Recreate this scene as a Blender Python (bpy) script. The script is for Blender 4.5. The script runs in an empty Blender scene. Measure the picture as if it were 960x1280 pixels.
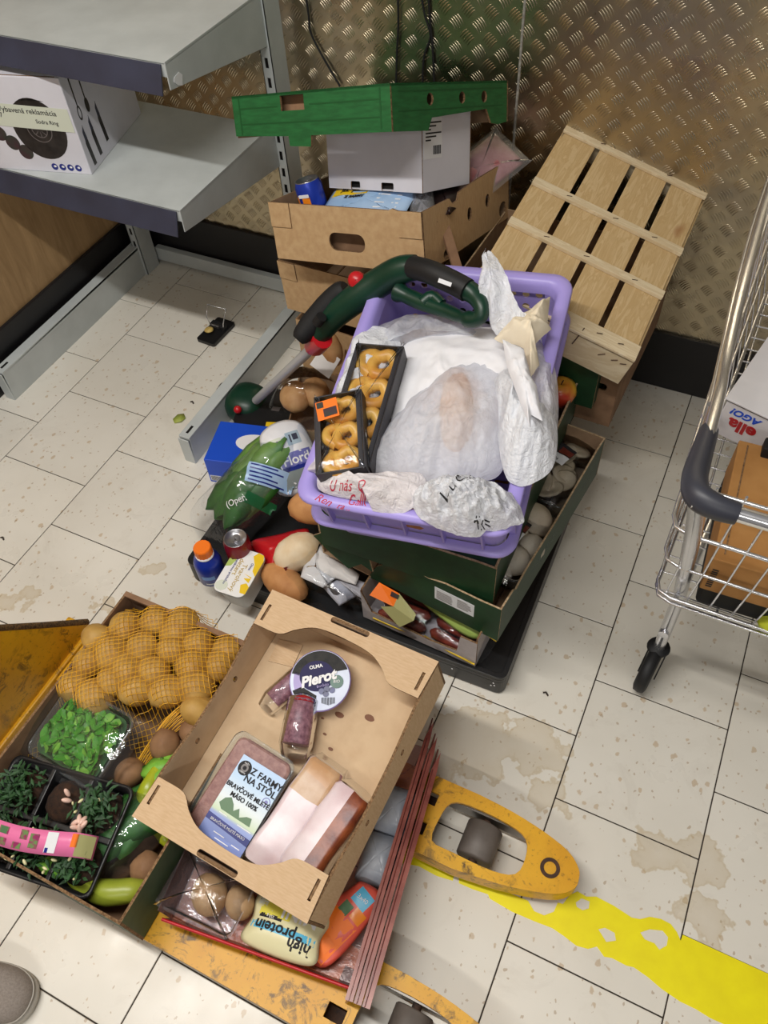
import bpy, bmesh, math, random
from mathutils import Vector, Matrix, Euler, noise
from mathutils.geometry import tessellate_polygon
from mathutils.bvhtree import BVHTree

scene = bpy.context.scene
COL = scene.collection
R = math.radians
PI = math.pi

# ---------------------------------------------------------------- camera
cam = bpy.data.cameras.new('camera')
cam.sensor_fit = 'VERTICAL'
cam.sensor_height = 32.0
cam.lens = 1004.721 / 1280.0 * 32.0
cam.clip_start = 0.02
camo = bpy.data.objects.new('camera', cam)
camo.matrix_world = Matrix([[0.90311, -0.31034, 0.29679, 1.78991], [0.42667, 0.72649, -0.53868, -1.23536], [-0.04844, 0.61311, 0.78851, 1.73913], [0.0, 0.0, 0.0, 1.0]])
COL.objects.link(camo)
scene.camera = camo

# ---------------------------------------------------------------- view, world, lamps
scene.view_settings.view_transform = 'Standard'
scene.view_settings.look = 'None'
scene.view_settings.gamma = 1.0
scene.view_settings.use_curve_mapping = False
scene.view_settings.exposure = 0.24
world = bpy.data.worlds.new('room_light')
scene.world = world
world.use_nodes = True
bg = world.node_tree.nodes['Background']
bg.inputs['Color'].default_value = (1.0, 0.95, 0.88, 1)
bg.inputs['Strength'].default_value = 0.14

def lamp(name, x, y, z, sx, sy, energy, col=(1.0, 0.965, 0.91)):
    d = bpy.data.lights.new(name, 'AREA')
    d.shape = 'RECTANGLE'; d.size = sx; d.size_y = sy
    d.energy = energy; d.color = col
    o = bpy.data.objects.new(name, d); o.location = (x, y, z)
    COL.objects.link(o)
    return o
# fluorescent battens of the shop ceiling, running along the aisle
lamp('ceiling_tube_light', 0.45, -1.12, 2.75, 2.7, 0.10, 60)
lamp('ceiling_tube_light', 2.3, -3.2, 2.75, 2.4, 0.10, 30)

# ---------------------------------------------------------------- materials
def srgb(r, g, b):
    f = lambda c: (c / 255 / 12.92) if c <= 10 else (((c / 255) + 0.055) / 1.055) ** 2.4
    return (f(r), f(g), f(b), 1)

class N:
    """tiny node-tree helper"""
    def __init__(s, name):
        s.m = bpy.data.materials.new(name); s.m.use_nodes = True
        s.t = s.m.node_tree; s.n = s.t.nodes; s.n.clear()
        s.out = s.n.new('ShaderNodeOutputMaterial')
    def new(s, typ, **kw):
        n = s.n.new(typ)
        for k, v in kw.items():
            if k in n.inputs: n.inputs[k].default_value = v
            else: setattr(n, k, v)
        return n
    def link(s, a, b): s.t.links.new(a, b)
    def coord(s, kind='Object'):
        if kind == 'World': return s.new('ShaderNodeNewGeometry').outputs['Position']
        return s.new('ShaderNodeTexCoord').outputs[kind]
    def noise(s, scale, co, detail=3, rough=.55, dist=0.0):
        n = s.new('ShaderNodeTexNoise'); n.inputs['Scale'].default_value = scale
        n.inputs['Detail'].default_value = detail; n.inputs['Roughness'].default_value = rough
        n.inputs['Distortion'].default_value = dist
        s.link(co, n.inputs['Vector']); return n.outputs['Fac']
    def ramp(s, fac, stops):
        n = s.new('ShaderNodeValToRGB'); e = n.color_ramp.elements
        while len(e) > 1: e.remove(e[-1])
        e[0].position, e[0].color = stops[0]
        for p, c in stops[1:]:
            q = e.new(p); q.color = c
        s.link(fac, n.inputs['Fac']); return n.outputs['Color']
    def mix(s, fac, a, b, mode='MIX'):
        n = s.new('ShaderNodeMix', data_type='RGBA', blend_type=mode)
        for v, i in ((fac, 0), (a, 6), (b, 7)):
            if hasattr(v, 'is_linked') or hasattr(v, 'node'): s.link(v, n.inputs[i])
            else: n.inputs[i].default_value = v
        return n.outputs[2]
    def scale(s, co, v):
        n = s.new('ShaderNodeMapping'); n.inputs['Scale'].default_value = v
        s.link(co, n.inputs['Vector']); return n.outputs['Vector']
    def bump(s, h, strength, dist=.002):
        n = s.new('ShaderNodeBump'); n.inputs['Strength'].default_value = strength
        n.inputs['Distance'].default_value = dist
        s.link(h, n.inputs['Height']); return n.outputs['Normal']
    def bsdf(s, col, rough=.5, metal=0, normal=None, **kw):
        b = s.new('ShaderNodeBsdfPrincipled')
        if isinstance(col, tuple): b.inputs['Base Color'].default_value = col
        else: s.link(col, b.inputs['Base Color'])
        if isinstance(rough, (int, float)): b.inputs['Roughness'].default_value = rough
        else: s.link(rough, b.inputs['Roughness'])
        b.inputs['Metallic'].default_value = metal
        for k, v in kw.items(): b.inputs[k.replace('_', ' ')].default_value = v
        if normal is not None: s.link(normal, b.inputs['Normal'])
        return b.outputs[0]
    def done(s, sh):
        s.link(sh, s.out.inputs['Surface']); return s.m

BLK = (0, 0, 0, 1); WHT = (1, 1, 1, 1)
def plain(name, c, rough=.5, metal=0, **kw):
    n = N(name); return n.done(n.bsdf(srgb(*c), rough, metal, **kw))
def mott(name, c1, c2, scale=20, rough=.6, metal=0, bump=0, lo=.35, hi=.65, stretch=None, detail=4, bs=None, dist=.002, **kw):
    """two-tone noise colour with optional relief"""
    n = N(name); co = n.coord()
    if stretch: co = n.scale(co, stretch)
    f = n.noise(scale, co, detail)
    c = n.ramp(f, [(lo, srgb(*c1)), (hi, srgb(*c2))])
    nm = n.bump(n.noise(bs or scale * 3, co, 3), bump, dist) if bump else None
    return n.done(n.bsdf(c, rough, metal, nm, **kw))
def film(name, tint=(250, 252, 255), gloss=.02, haze=0.0, hazecol=(240, 240, 245), rough=.08, bump=.5, bs=40, ior=1.28):
    """thin clear packaging film: transparent sheet with a glossy coat"""
    n = N(name); co = n.coord()
    nm = n.bump(n.noise(bs, co, 3, .6, .6), bump * .5, .006)
    tr = n.new('ShaderNodeBsdfTransparent'); tr.inputs['Color'].default_value = srgb(*tint)
    base = tr.outputs[0]
    if haze:
        d = n.new('ShaderNodeBsdfDiffuse'); d.inputs['Color'].default_value = srgb(*hazecol)
        mx = n.new('ShaderNodeMixShader'); mx.inputs[0].default_value = haze
        n.link(base, mx.inputs[1]); n.link(d.outputs[0], mx.inputs[2]); base = mx.outputs[0]
    g = n.new('ShaderNodeBsdfGlossy'); g.inputs['Roughness'].default_value = rough
    n.link(nm, g.inputs['Normal'])
    fr = n.new('ShaderNodeFresnel'); fr.inputs['IOR'].default_value = ior
    ad = n.new('ShaderNodeMath', operation='ADD', use_clamp=True); ad.inputs[1].default_value = gloss
    n.link(fr.outputs[0], ad.inputs[0])
    mx = n.new('ShaderNodeMixShader'); n.link(ad.outputs[0], mx.inputs[0])
    n.link(base, mx.inputs[1]); n.link(g.outputs[0], mx.inputs[2])
    return n.done(mx.outputs[0])
def baggy(name, col, opac=(.45, .85), scale=9, rough=.3, tint=(240, 240, 245), trans=.12):
    """milky carrier-bag plastic: partly see-through, partly scattering"""
    n = N(name); co = n.coord()
    f = n.noise(scale, co, 4, .6, .8)
    mr = n.new('ShaderNodeMapRange'); n.link(f, mr.inputs[0])
    mr.inputs[1].default_value = .3; mr.inputs[2].default_value = .7
    mr.inputs[3].default_value, mr.inputs[4].default_value = opac
    tr = n.new('ShaderNodeBsdfTransparent'); tr.inputs['Color'].default_value = srgb(*tint)
    nm = n.bump(n.noise(scale * 5, co, 4, .6, 1.6), .55, .014)
    p = n.bsdf(srgb(*col), rough, 0, nm)
    tl = n.new('ShaderNodeBsdfTranslucent'); tl.inputs['Color'].default_value = srgb(*col)
    m1 = n.new('ShaderNodeMixShader'); m1.inputs[0].default_value = trans
    n.link(p, m1.inputs[1]); n.link(tl.outputs[0], m1.inputs[2])
    m2 = n.new('ShaderNodeMixShader'); n.link(mr.outputs[0], m2.inputs[0])
    n.link(tr.outputs[0], m2.inputs[1]); n.link(m1.outputs[0], m2.inputs[2])
    return n.done(m2.outputs[0])

MAT = {}
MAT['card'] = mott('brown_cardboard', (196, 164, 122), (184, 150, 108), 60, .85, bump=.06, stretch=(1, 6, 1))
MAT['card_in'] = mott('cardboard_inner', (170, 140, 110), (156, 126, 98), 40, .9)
MAT['card_edge'] = mott('cardboard_cut_edge', (150, 118, 84), (92, 66, 42), 260, .95)
MAT['torn_edge'] = mott('torn_cardboard_edge', (196, 172, 138), (150, 122, 90), 160, .95)
MAT['card_dark'] = mott('weathered_cardboard', (150, 116, 88), (124, 94, 70), 18, .9)
MAT['green'] = mott('green_printed_cardboard', (30, 104, 52), (22, 88, 42), 30, .6, stretch=(1, 1, 5))
MAT['green_dk'] = mott('dark_green_printed_cardboard', (28, 66, 38), (22, 54, 30), 24, .5)
MAT['black'] = plain('black_plastic', (24, 24, 26), .42)
MAT['blackm'] = plain('matt_black_plastic', (16, 16, 18), .7)
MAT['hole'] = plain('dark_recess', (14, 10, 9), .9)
MAT['ink'] = plain('black_ink', (28, 26, 30), .7)
MAT['white'] = plain('white_print', (238, 238, 240), .5)
MAT['paper'] = mott('white_paper', (232, 230, 228), (216, 214, 214), 12, .8)
MAT['cream'] = mott('cream_paper', (240, 228, 204), (228, 214, 188), 14, .85)
MAT['grey_metal'] = mott('powder_coated_grey_steel', (196, 202, 202), (184, 190, 190), 8, .45)
MAT['rail'] = mott('slate_price_rail', (62, 66, 86), (54, 56, 72), 8, .4)
MAT['chrome'] = plain('chrome_wire', (222, 223, 228), .2, .88)
MAT['steel'] = plain('dull_steel', (120, 116, 112), .38, .9)
MAT['purple'] = mott('lilac_plastic', (172, 158, 230), (164, 150, 224), 6, .38)
MAT['yellow_print'] = plain('yellow_print', (238, 200, 30), .45)
MAT['orange'] = plain('orange_sticker', (250, 122, 24), .5)
MAT['red'] = plain('red_plastic', (190, 26, 34), .3)
MAT['blue'] = plain('blue_card', (26, 80, 206), .4)
MAT['navy'] = plain('navy_blue', (26, 40, 130), .3)
MAT['sticker'] = plain('white_sticker', (232, 234, 238), .5)
MAT['film'] = film('clear_film')
MAT['film_shiny'] = film('shiny_crinkled_film', gloss=.05, bump=.9, bs=26, rough=.05, haze=.015)
MAT['film_flat'] = film('taut_clear_film', gloss=.0, bump=.3, bs=18, rough=.22, ior=1.09)
MAT['film_hazy'] = film('hazy_film', haze=.16, gloss=.03)
MAT['film_pink'] = film('pinkish_clear_plastic', (246, 226, 226), .01, .14, (214, 190, 190), .2, ior=1.2)
MAT['film_tray'] = film('clear_tray_plastic', (240, 244, 242), .02, .10, (200, 206, 204), .14, bump=.15, bs=20)

# ---------------------------------------------------------------- geometry helpers
def frame(o, x, y):
    x = Vector(x).normalized(); y = Vector(y); y = (y - x * y.dot(x)).normalized(); z = x.cross(y)
    return Matrix(((x.x, y.x, z.x, o[0]), (x.y, y.y, z.y, o[1]), (x.z, y.z, z.z, o[2]), (0, 0, 0, 1)))
def TR(loc, rot=(0, 0, 0)):
    return Matrix.Translation(Vector(loc)) @ Euler([R(a) for a in rot], 'XYZ').to_matrix().to_4x4()
def rrect(w, h, r, n=5, cx=0, cy=0):
    p = []
    for (sx, sy, a0) in ((1, -1, -90), (1, 1, 0), (-1, 1, 90), (-1, -1, 180)):
        for k in range(n + 1):
            a = R(a0 + 90 * k / n)
            p.append((cx + sx * (w / 2 - r) + r * math.cos(a), cy + sy * (h / 2 - r) + r * math.sin(a)))
    return p
def ellipse(cx, cy, rx, ry, n=20):
    return [(cx + rx * math.cos(2 * PI * k / n), cy + ry * math.sin(2 * PI * k / n)) for k in range(n)]
def rect(x0, y0, x1, y1): return [(x0, y0), (x1, y0), (x1, y1), (x0, y1)]
def smooth_path(pts, sub=6, closed=False):
    pts = [Vector(p) for p in pts]; n = len(pts); out = []
    rng = range(n if closed else n - 1)
    for i in rng:
        if closed: a, b, c, d = pts[(i - 1) % n], pts[i], pts[(i + 1) % n], pts[(i + 2) % n]
        else: a, b, c, d = pts[max(i - 1, 0)], pts[i], pts[i + 1], pts[min(i + 2, n - 1)]
        for k in range(sub):
            t = k / sub
            out.append(.5 * ((2 * b) + (c - a) * t + (2 * a - 5 * b + 4 * c - d) * t * t + (3 * b - a - 3 * c + d) * t ** 3))
    if not closed: out.append(pts[-1])
    return out

class G:
    def __init__(s): s.v = []; s.f = []; s.mi = []; s.sm = []
    def add(s, vs, fs, mi=0, smooth=False, M=None):
        b = len(s.v)
        s.v += [tuple(M @ Vector(v)) if M is not None else tuple(v) for v in vs]
        for i, f in enumerate(fs):
            s.f.append([b + k for k in f]); s.mi.append(mi[i] if isinstance(mi, list) else mi); s.sm.append(smooth)
        return s
    def box(s, x0, y0, z0, x1, y1, z1, M=None, mi=0):
        v = [(x, y, z) for z in (z0, z1) for y in (y0, y1) for x in (x0, x1)]
        return s.add(v, [(0, 2, 3, 1), (4, 5, 7, 6), (0, 1, 5, 4), (2, 6, 7, 3), (0, 4, 6, 2), (1, 3, 7, 5)], mi, False, M)
    def plate(s, outline, holes=(), th=.004, M=None, mi=(0, 0, 0)):
        """flat sheet, front face at z=0 looking along +z, back at -th"""
        loops = [list(outline)] + [list(h) for h in holes]
        flat = [p for l in loops for p in l]; n = len(flat)
        tris = tessellate_polygon([[Vector((p[0], p[1], 0)) for p in l] for l in loops])
        vs = [(p[0], p[1], 0) for p in flat] + [(p[0], p[1], -th) for p in flat]
        fs = []; ms = []
        for t in tris:
            a, b, c = (flat[k] for k in t)
            if (b[0] - a[0]) * (c[1] - a[1]) - (b[1] - a[1]) * (c[0] - a[0]) < 0: t = (t[0], t[2], t[1])
            fs.append(tuple(t)); ms.append(mi[0]); fs.append((t[0] + n, t[2] + n, t[1] + n)); ms.append(mi[1])
        b = 0
        for li, l in enumerate(loops):
            area = sum(l[k][0] * l[(k + 1) % len(l)][1] - l[(k + 1) % len(l)][0] * l[k][1] for k in range(len(l)))
            for k in range(len(l)):
                i, j = b + k, b + (k + 1) % len(l)
                q = (i + n, j + n, j, i) if (area > 0) == (li == 0) else (i, j, j + n, i + n)
                fs.append(q); ms.append(mi[2])
            b += len(l)
        return s.add(vs, fs, ms, False, M)
    def loft(s, loops, mi=0, smooth=True, cap0=False, cap1=False, M=None, closed=True, skip=()):
        n = len(loops[0]); vs = [p for l in loops for p in l]; fs = []
        for i in range(len(loops) - 1):
            for k in range(n if closed else n - 1):
                if k in skip: continue
                a, b = i * n + k, i * n + (k + 1) % n
                fs.append((a, b, b + n, a + n))
        s.add(vs, fs, mi, smooth, M)
        if cap0: s.add(loops[0], [tuple(range(n))[::-1]], mi, False, M)
        if cap1: s.add(loops[-1], [tuple(range(n))], mi, False, M)
        return s
    def lathe(s, prof, n=20, mi=0, M=None, smooth=True, cap0=False, cap1=False, sx=1, sy=1):
        return s.loft([[(r * sx * math.cos(2 * PI * k / n), r * sy * math.sin(2 * PI * k / n), z) for k in range(n)] for r, z in prof], mi, smooth, cap0, cap1, M)
    def tube(s, pts, r, n=8, mi=0, closed=False, smooth=True, flat=None):
        pts = [Vector(p) for p in pts]; m = len(pts); loops = []
        up = None
        for i, p in enumerate(pts):
            if closed: d = pts[(i + 1) % m] - pts[i - 1]
            else: d = pts[min(i + 1, m - 1)] - pts[max(i - 1, 0)]
            d.normalize()
            if up is None:
                up = Vector((0, 0, 1)) if abs(d.z) < .9 else Vector((1, 0, 0))
            up = (up - d * up.dot(d)).normalized(); sd = d.cross(up)
            rr = r[i] if isinstance(r, (list, tuple)) else r
            fa = flat or (1, 1)
            loops.append([tuple(p + (sd * math.cos(2 * PI * k / n) * fa[0] + up * math.sin(2 * PI * k / n) * fa[1]) * rr) for k in range(n)])
        if closed: loops.append(loops[0])
        return s.loft(loops, mi, smooth, not closed, not closed)
    def blob(s, c, rad, nu=14, nv=9, mi=0, M=None, amp=0, freq=3, seed=0, e=1.0):
        vs = []; fs = []
        for j in range(nv + 1):
            th = PI * j / nv
            for i in range(nu):
                ph = 2 * PI * i / nu
                q = Vector((math.sin(th) * math.cos(ph), math.sin(th) * math.sin(ph), math.cos(th)))
                if e != 1.0: q = Vector([math.copysign(abs(k) ** e, k) for k in q])
                k = 1 + amp * noise.noise(q * freq + Vector((seed * 7.3, seed * 3.1, seed)))
                vs.append((c[0] + q.x * rad[0] * k, c[1] + q.y * rad[1] * k, c[2] + q.z * rad[2] * k))
        for j in range(nv):
            for i in range(nu):
                a, b = j * nu + i, j * nu + (i + 1) % nu
                if j == 0: fs.append((a, a + nu, b + nu))
                elif j == nv - 1: fs.append((a, a + nu, b))
                else: fs.append((a, a + nu, b + nu, b))
        return s.add(vs, fs, mi, True, M)
    def mesh(s, name, mats):
        me = bpy.data.meshes.new(name); me.from_pydata(s.v, [], s.f)
        for m in (mats if isinstance(mats, (list, tuple)) else [mats]): me.materials.append(MAT[m] if isinstance(m, str) else m)
        me.polygons.foreach_set('material_index', s.mi); me.polygons.foreach_set('use_smooth', s.sm); me.update()
        return me
    def build(s, name, mats, parent=None, label=None, bevel=0, M=None, kind=None, solid=0):
        return put(name, s.mesh(name, mats), parent, label, bevel, M, kind, solid)

def put(name, me, parent=None, label=None, bevel=0, M=None, kind=None, solid=0):
    o = bpy.data.objects.new(name, me); COL.objects.link(o)
    if parent is not None: o.parent = parent
    if M is not None: o.matrix_basis = M
    if label: o['label'] = label
    if kind: o['kind'] = kind
    if solid:
        md = o.modifiers.new('solid', 'SOLIDIFY'); md.thickness = solid; md.offset = 0
    if bevel:
        md = o.modifiers.new('bevel', 'BEVEL'); md.width = bevel; md.segments = 2; md.limit_method = 'ANGLE'; md.angle_limit = R(40)
    return o
def thing(name, label, cat, M=None, group=None):
    o = bpy.data.objects.new(name, None); COL.objects.link(o); o.empty_display_size = .03
    if M is not None: o.matrix_basis = M
    return tag(o, label, cat, group)
def tag(o, label, cat, group=None):
    o['label'] = label; o['category'] = cat
    if group: o['group'] = group
    return o
def struct(o): o['kind'] = 'structure'; return o
def dup(root, M, label=None, group=None):
    r = root.copy(); COL.objects.link(r); r.matrix_basis = M
    if label: r['label'] = label
    if group: r['group'] = group
    for ch in root.children:
        c = ch.copy(); COL.objects.link(c); c.parent = r
        for g in ch.children:
            d = g.copy(); COL.objects.link(d); d.parent = c
    return r

def text_mesh(body, size, mat, ext=.0002, align='CENTER', shear=0, bold=0, spacing=1.0):
    cu = bpy.data.curves.new('lettering', 'FONT'); cu.body = body; cu.size = size; cu.extrude = ext
    cu.align_x = align; cu.align_y = 'CENTER'; cu.shear = shear; cu.offset = bold; cu.resolution_u = 3; cu.space_character = spacing
    ob = bpy.data.objects.new('lettering', cu); COL.objects.link(ob)
    me = bpy.data.meshes.new_from_object(ob)
    bpy.data.objects.remove(ob); bpy.data.curves.remove(cu)
    me.name = 'lettering'; me.materials.clear(); me.materials.append(MAT[mat] if isinstance(mat, str) else mat)
    return me
def text(body, size, mat, parent, M, **kw):
    return put('lettering', text_mesh(body, size, mat, **kw), parent, None, 0, M)

def carton(root, W, L, H, t=.004, mats=('card', 'card_in', 'card_edge'), front=None, back=None, left=None, right=None, holes={}, base=True, names=None, labels={}):
    """open cardboard tray; each wall a part with its own outline (u along the wall, v up)"""
    if base:
        G().box(-W / 2 + t, -L / 2 + t, 0, W / 2 - t, L / 2 - t, t).build('base_panel', [mats[1]], root)
    sides = {'front': (W, frame((0, -L / 2, 0), (1, 0, 0), (0, 0, 1)), front), 'back': (W, frame((0, L / 2, 0), (-1, 0, 0), (0, 0, 1)), back),
             'right': (L - 2 * t, frame((W / 2, 0, 0), (0, 1, 0), (0, 0, 1)), right), 'left': (L - 2 * t, frame((-W / 2, 0, 0), (0, -1, 0), (0, 0, 1)), left)}
    for k, (w, M, ol) in sides.items():
        if ol == 'none': continue
        nm = 'end_panel' if k in ('front', 'back') else 'side_panel'
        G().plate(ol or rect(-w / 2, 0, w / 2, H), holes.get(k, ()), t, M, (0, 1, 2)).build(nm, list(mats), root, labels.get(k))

def ridge(x, y, f, seed, oc=3):
    a = 0; amp = 1; q = Vector((x * f + seed * 11.7, y * f - seed * 5.3, seed * 3.7))
    for _ in range(oc):
        a += amp * (1 - 2 * abs(noise.noise(q))); q *= 2.1; amp *= .5
    return a / 1.75
def bag(outline, h, z0=0.0, rings=26, seg=90, amp=.012, freq=14, seed=1, pw=2.2, cx=None, sub=8, stretch=(1, 1), edge=.35, hfun=None):
    """crumpled skin draped as a mound inside an outline"""
    ol = smooth_path([(p[0], p[1], 0) for p in outline], sub, True)
    n = len(ol)
    c = Vector(cx + (0,)) if cx else sum(ol, Vector()) / n
    vs = [None]; fs = []
    def H(x, y, t):
        b = h * max(0, 1 - t ** pw) if hfun is None else hfun(x, y, t)
        return z0 + b + amp * (edge + (1 - edge) * (1 - t ** 3)) * ridge(x * stretch[0], y * stretch[1], freq, seed)
    vs[0] = (c.x, c.y, H(c.x, c.y, 0))
    for k in range(1, rings + 1):
        t = k / rings
        for o in ol:
            p = c + (o - c) * t
            vs.append((p.x, p.y, H(p.x, p.y, t)))
    for i in range(n): fs.append((0, 1 + i, 1 + (i + 1) % n))
    for k in range(rings - 1):
        for i in range(n):
            a, b = 1 + k * n + i, 1 + k * n + (i + 1) % n
            fs.append((a, a + n, b + n, b))
    g = G(); g.add(vs, fs, 0, True); return g
def drape(me, g, off=.001):
    """lay a flat mesh (a print or a label) on the skin g"""
    bv = BVHTree.FromPolygons([Vector(v) for v in g.v], g.f)
    for v in me.vertices:
        hit = bv.ray_cast(Vector((v.co.x, v.co.y, 2)), Vector((0, 0, -1)))
        if hit[0] is not None: v.co.z = hit[0].z + off + (v.co.z if abs(v.co.z) < .001 else 0)
    return me
def xform(me, M):
    me.transform(M); return me
def grid_patch(w, h, nx, ny, mat):
    g = G(); vs = [(-w / 2 + w * i / nx, -h / 2 + h * j / ny, 0) for j in range(ny + 1) for i in range(nx + 1)]
    g.add(vs, [(j * (nx + 1) + i, j * (nx + 1) + i + 1, (j + 1) * (nx + 1) + i + 1, (j + 1) * (nx + 1) + i) for j in range(ny) for i in range(nx)], 0, True)
    return g.mesh('label', [mat])
rnd = random.Random(4)

# ================================================================ THE ROOM
TS = 0.3                                     # floor tile pitch
def tile_material():
    n = N('glazed_floor_tile'); co = n.coord('World')
    oi = n.new('ShaderNodeObjectInfo')
    base = n.ramp(n.noise(2.6, co, 4), [(.3, srgb(221, 216, 204)), (.7, srgb(232, 228, 218))])
    hs = n.new('ShaderNodeMapRange'); n.link(oi.outputs['Random'], hs.inputs[0]); hs.inputs[3].default_value = .95; hs.inputs[4].default_value = 1.03
    br = n.new('ShaderNodeVectorMath', operation='SCALE'); n.link(base, br.inputs[0]); n.link(hs.outputs[0], br.inputs['Scale'])
    c = br.outputs[0]
    # printed brown flecks of the glaze, two sizes
    def fleck(scale, lo, hi, sd):
        mp = n.new('ShaderNodeMapping'); mp.inputs['Location'].default_value = (sd, sd * 2, 0); mp.inputs['Scale'].default_value = (1.25, 1, 1)
        mp.inputs['Rotation'].default_value = (0, 0, .5)
        n.link(co, mp.inputs['Vector'])
        wz = n.new('ShaderNodeTexNoise'); wz.inputs['Scale'].default_value = 90; n.link(mp.outputs[0], wz.inputs['Vector'])
        ad = n.mix(.012, mp.outputs[0], wz.outputs['Color'])
        v = n.new('ShaderNodeTexVoronoi'); v.inputs['Scale'].default_value = scale; v.inputs['Randomness'].default_value = 1
        n.link(ad, v.inputs['Vector'])
        sel = n.new('ShaderNodeSeparateColor'); n.link(v.outputs['Color'], sel.inputs[0])
        rad = n.new('ShaderNodeMapRange'); n.link(sel.outputs[0], rad.inputs[0]); rad.inputs[1].default_value = .5; rad.inputs[2].default_value = 1
        rad.inputs[3].default_value = 0; rad.inputs[4].default_value = hi
        df = n.new('ShaderNodeMath', operation='SUBTRACT'); n.link(rad.outputs[0], df.inputs[0]); n.link(v.outputs['Distance'], df.inputs[1])
        st = n.new('ShaderNodeMapRange'); n.link(df.outputs[0], st.inputs[0]); st.inputs[1].default_value = 0; st.inputs[2].default_value = .06
        st.inputs[3].default_value = 0; st.inputs[4].default_value = lo
        return st.outputs[0]
    c = n.mix(fleck(40, .62, .33, 0), c, srgb(190, 164, 128))
    c = n.mix(fleck(70, .6, .29, 3), c, srgb(168, 142, 110))
    # dried spill stains beside the truck forks
    gp = co
    tot = None
    for (x, y, r) in ((1.50, -.60, .10), (1.60, -.55, .09), (1.72, -.51, .07), (1.78, -.60, .045), (2.02, -.62, .05), (2.10, -.60, .06), (2.13, -.70, .05), (.655, -.455, .022), (.40, -.66, .03), (.36, -.70, .03), (.60, -.60, .02)):
        d = n.new('ShaderNodeVectorMath', operation='DISTANCE'); n.link(gp, d.inputs[0]); d.inputs[1].default_value = (x, y, 0)
        q = n.new('ShaderNodeMath', operation='SUBTRACT'); q.inputs[0].default_value = r; n.link(d.outputs['Value'], q.inputs[1])
        if tot is None: tot = q.outputs[0]
        else:
            mx = n.new('ShaderNodeMath', operation='MAXIMUM'); n.link(tot, mx.inputs[0]); n.link(q.outputs[0], mx.inputs[1]); tot = mx.outputs[0]
    wob = n.noise(22, co, 3)
    wm = n.new('ShaderNodeMath', operation='MULTIPLY_ADD'); n.link(wob, wm.inputs[0]); wm.inputs[1].default_value = .14; wm.inputs[2].default_value = -.07
    su = n.new('ShaderNodeMath', operation='ADD'); n.link(tot, su.inputs[0]); n.link(wm.outputs[0], su.inputs[1])
    st = n.ramp(su.outputs[0], [(0, BLK), (.006, (.62, .62, .62, 1)), (.014, (.38, .38, .38, 1)), (.06, (.28, .28, .28, 1))])
    c = n.mix(st, c, srgb(188, 166, 124))
    # general scuffed dirt
    c = n.mix(n.ramp(n.noise(5, co, 6, .7, 1.2), [(.55, BLK), (.8, (.22, .22, .22, 1))]), c, srgb(150, 134, 112))
    rg = n.ramp(n.noise(8, co, 4), [(.3, (.24, .24, .24, 1)), (.7, (.42, .42, .42, 1))])
    return n.done(n.bsdf(c, rg, 0))
MAT['tile'] = tile_material()
MAT['grout'] = mott('dark_grout', (62, 54, 46), (44, 38, 34), 30, .9)
floor = struct(G().box(-1.2, -3.4, -.05, 4.2, .735, -.0022).build('floor', ['grout']))
gtile = G().box(-.1487, -.1487, -.006, .1487, .1487, 0)
tile_me = gtile.mesh('tile', ['tile'])
for i in range(-1, 13):
    off = .5 if i % 2 else 0
    for j in range(-7, 4):
        v0 = (j + off) * TS
        if v0 + TS > .735:
            if v0 > .70: continue
            o = G().box(-.1487, .0013, -.006, .1487, .735 - v0 - .0013, 0).build('tile', ['tile'], floor, bevel=.0012); o.location = ((i + .5) * TS, v0, 0)
            continue
        o = put('tile', tile_me, floor, bevel=.0012); o.location = ((i + .5) * TS, v0 + .15, 0)

# worn yellow floor marking, flaked off in places
MAT['floor_yellow'] = mott('yellow_floor_paint', (252, 240, 0), (240, 224, 0), 18, .45, lo=.3, hi=.75)
top = [(1.50, -.842, 0), (1.647, -0.825, 0.000), (1.781, -0.818, 0.000), (1.814, -0.816, 0.000), (1.831, -0.829, 0.000), (1.851, -0.828, 0.000), (1.866, -0.814, 0.000), (1.868, -0.795, 0.000), (1.878, -0.793, 0.000), (1.885, -0.772, 0.000), (1.897, -0.759, 0.000), (1.916, -0.761, 0.000), (1.933, -0.753, 0.000), (1.970, -0.755, 0.000), (2.006, -0.761, 0.000), (2.021, -0.757, 0.000), (2.037, -0.745, 0.000), (2.057, -0.740, 0.000), (2.076, -0.741, 0.000), (2.090, -0.750, 0.000), (2.100, -0.762, 0.000), (2.101, -0.750, 0.000)]
bot = [(2.200, -0.864, -0.000), (2.176, -0.865, 0.000), (2.150, -0.862, 0.000), (2.121, -0.862, 0.000), (2.085, -0.856, 0.000), (2.059, -0.848, 0.000), (2.031, -0.843, 0.000), (2.018, -0.846, 0.000), (1.990, -0.845, 0.000), (1.976, -0.849, 0.000), (1.959, -0.838, 0.000), (1.945, -0.849, 0.000), (1.923, -0.853, 0.000), (1.897, -0.847, 0.000), (1.872, -0.843, 0.000), (1.837, -0.846, 0.000), (1.792, -0.848, 0.000), (1.744, -0.844, 0.000), (1.738, -0.838, 0.000), (1.706, -0.842, 0.000), (1.678, -0.843, 0.000), (1.669, -0.824, 0.000), (1.663, -0.826, 0.000), (1.665, -0.844, 0.000), (1.631, -0.849, 0.000), (1.591, -0.847, 0.000), (1.562, -0.855, 0.000), (1.50, -.875, 0)]
h1 = [(1.900, -0.780, 0.000), (1.908, -0.768, 0.000), (1.924, -0.767, 0.000), (1.926, -0.780, 0.000), (1.916, -0.788, 0.000), (1.904, -0.787, 0.000)]
h2 = [(2.027, -0.780, 0.000), (2.042, -0.767, 0.000), (2.065, -0.759, 0.000), (2.077, -0.766, 0.000), (2.078, -0.781, 0.000), (2.067, -0.794, 0.000), (2.056, -0.787, 0.000), (2.038, -0.788, 0.000)]
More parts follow.
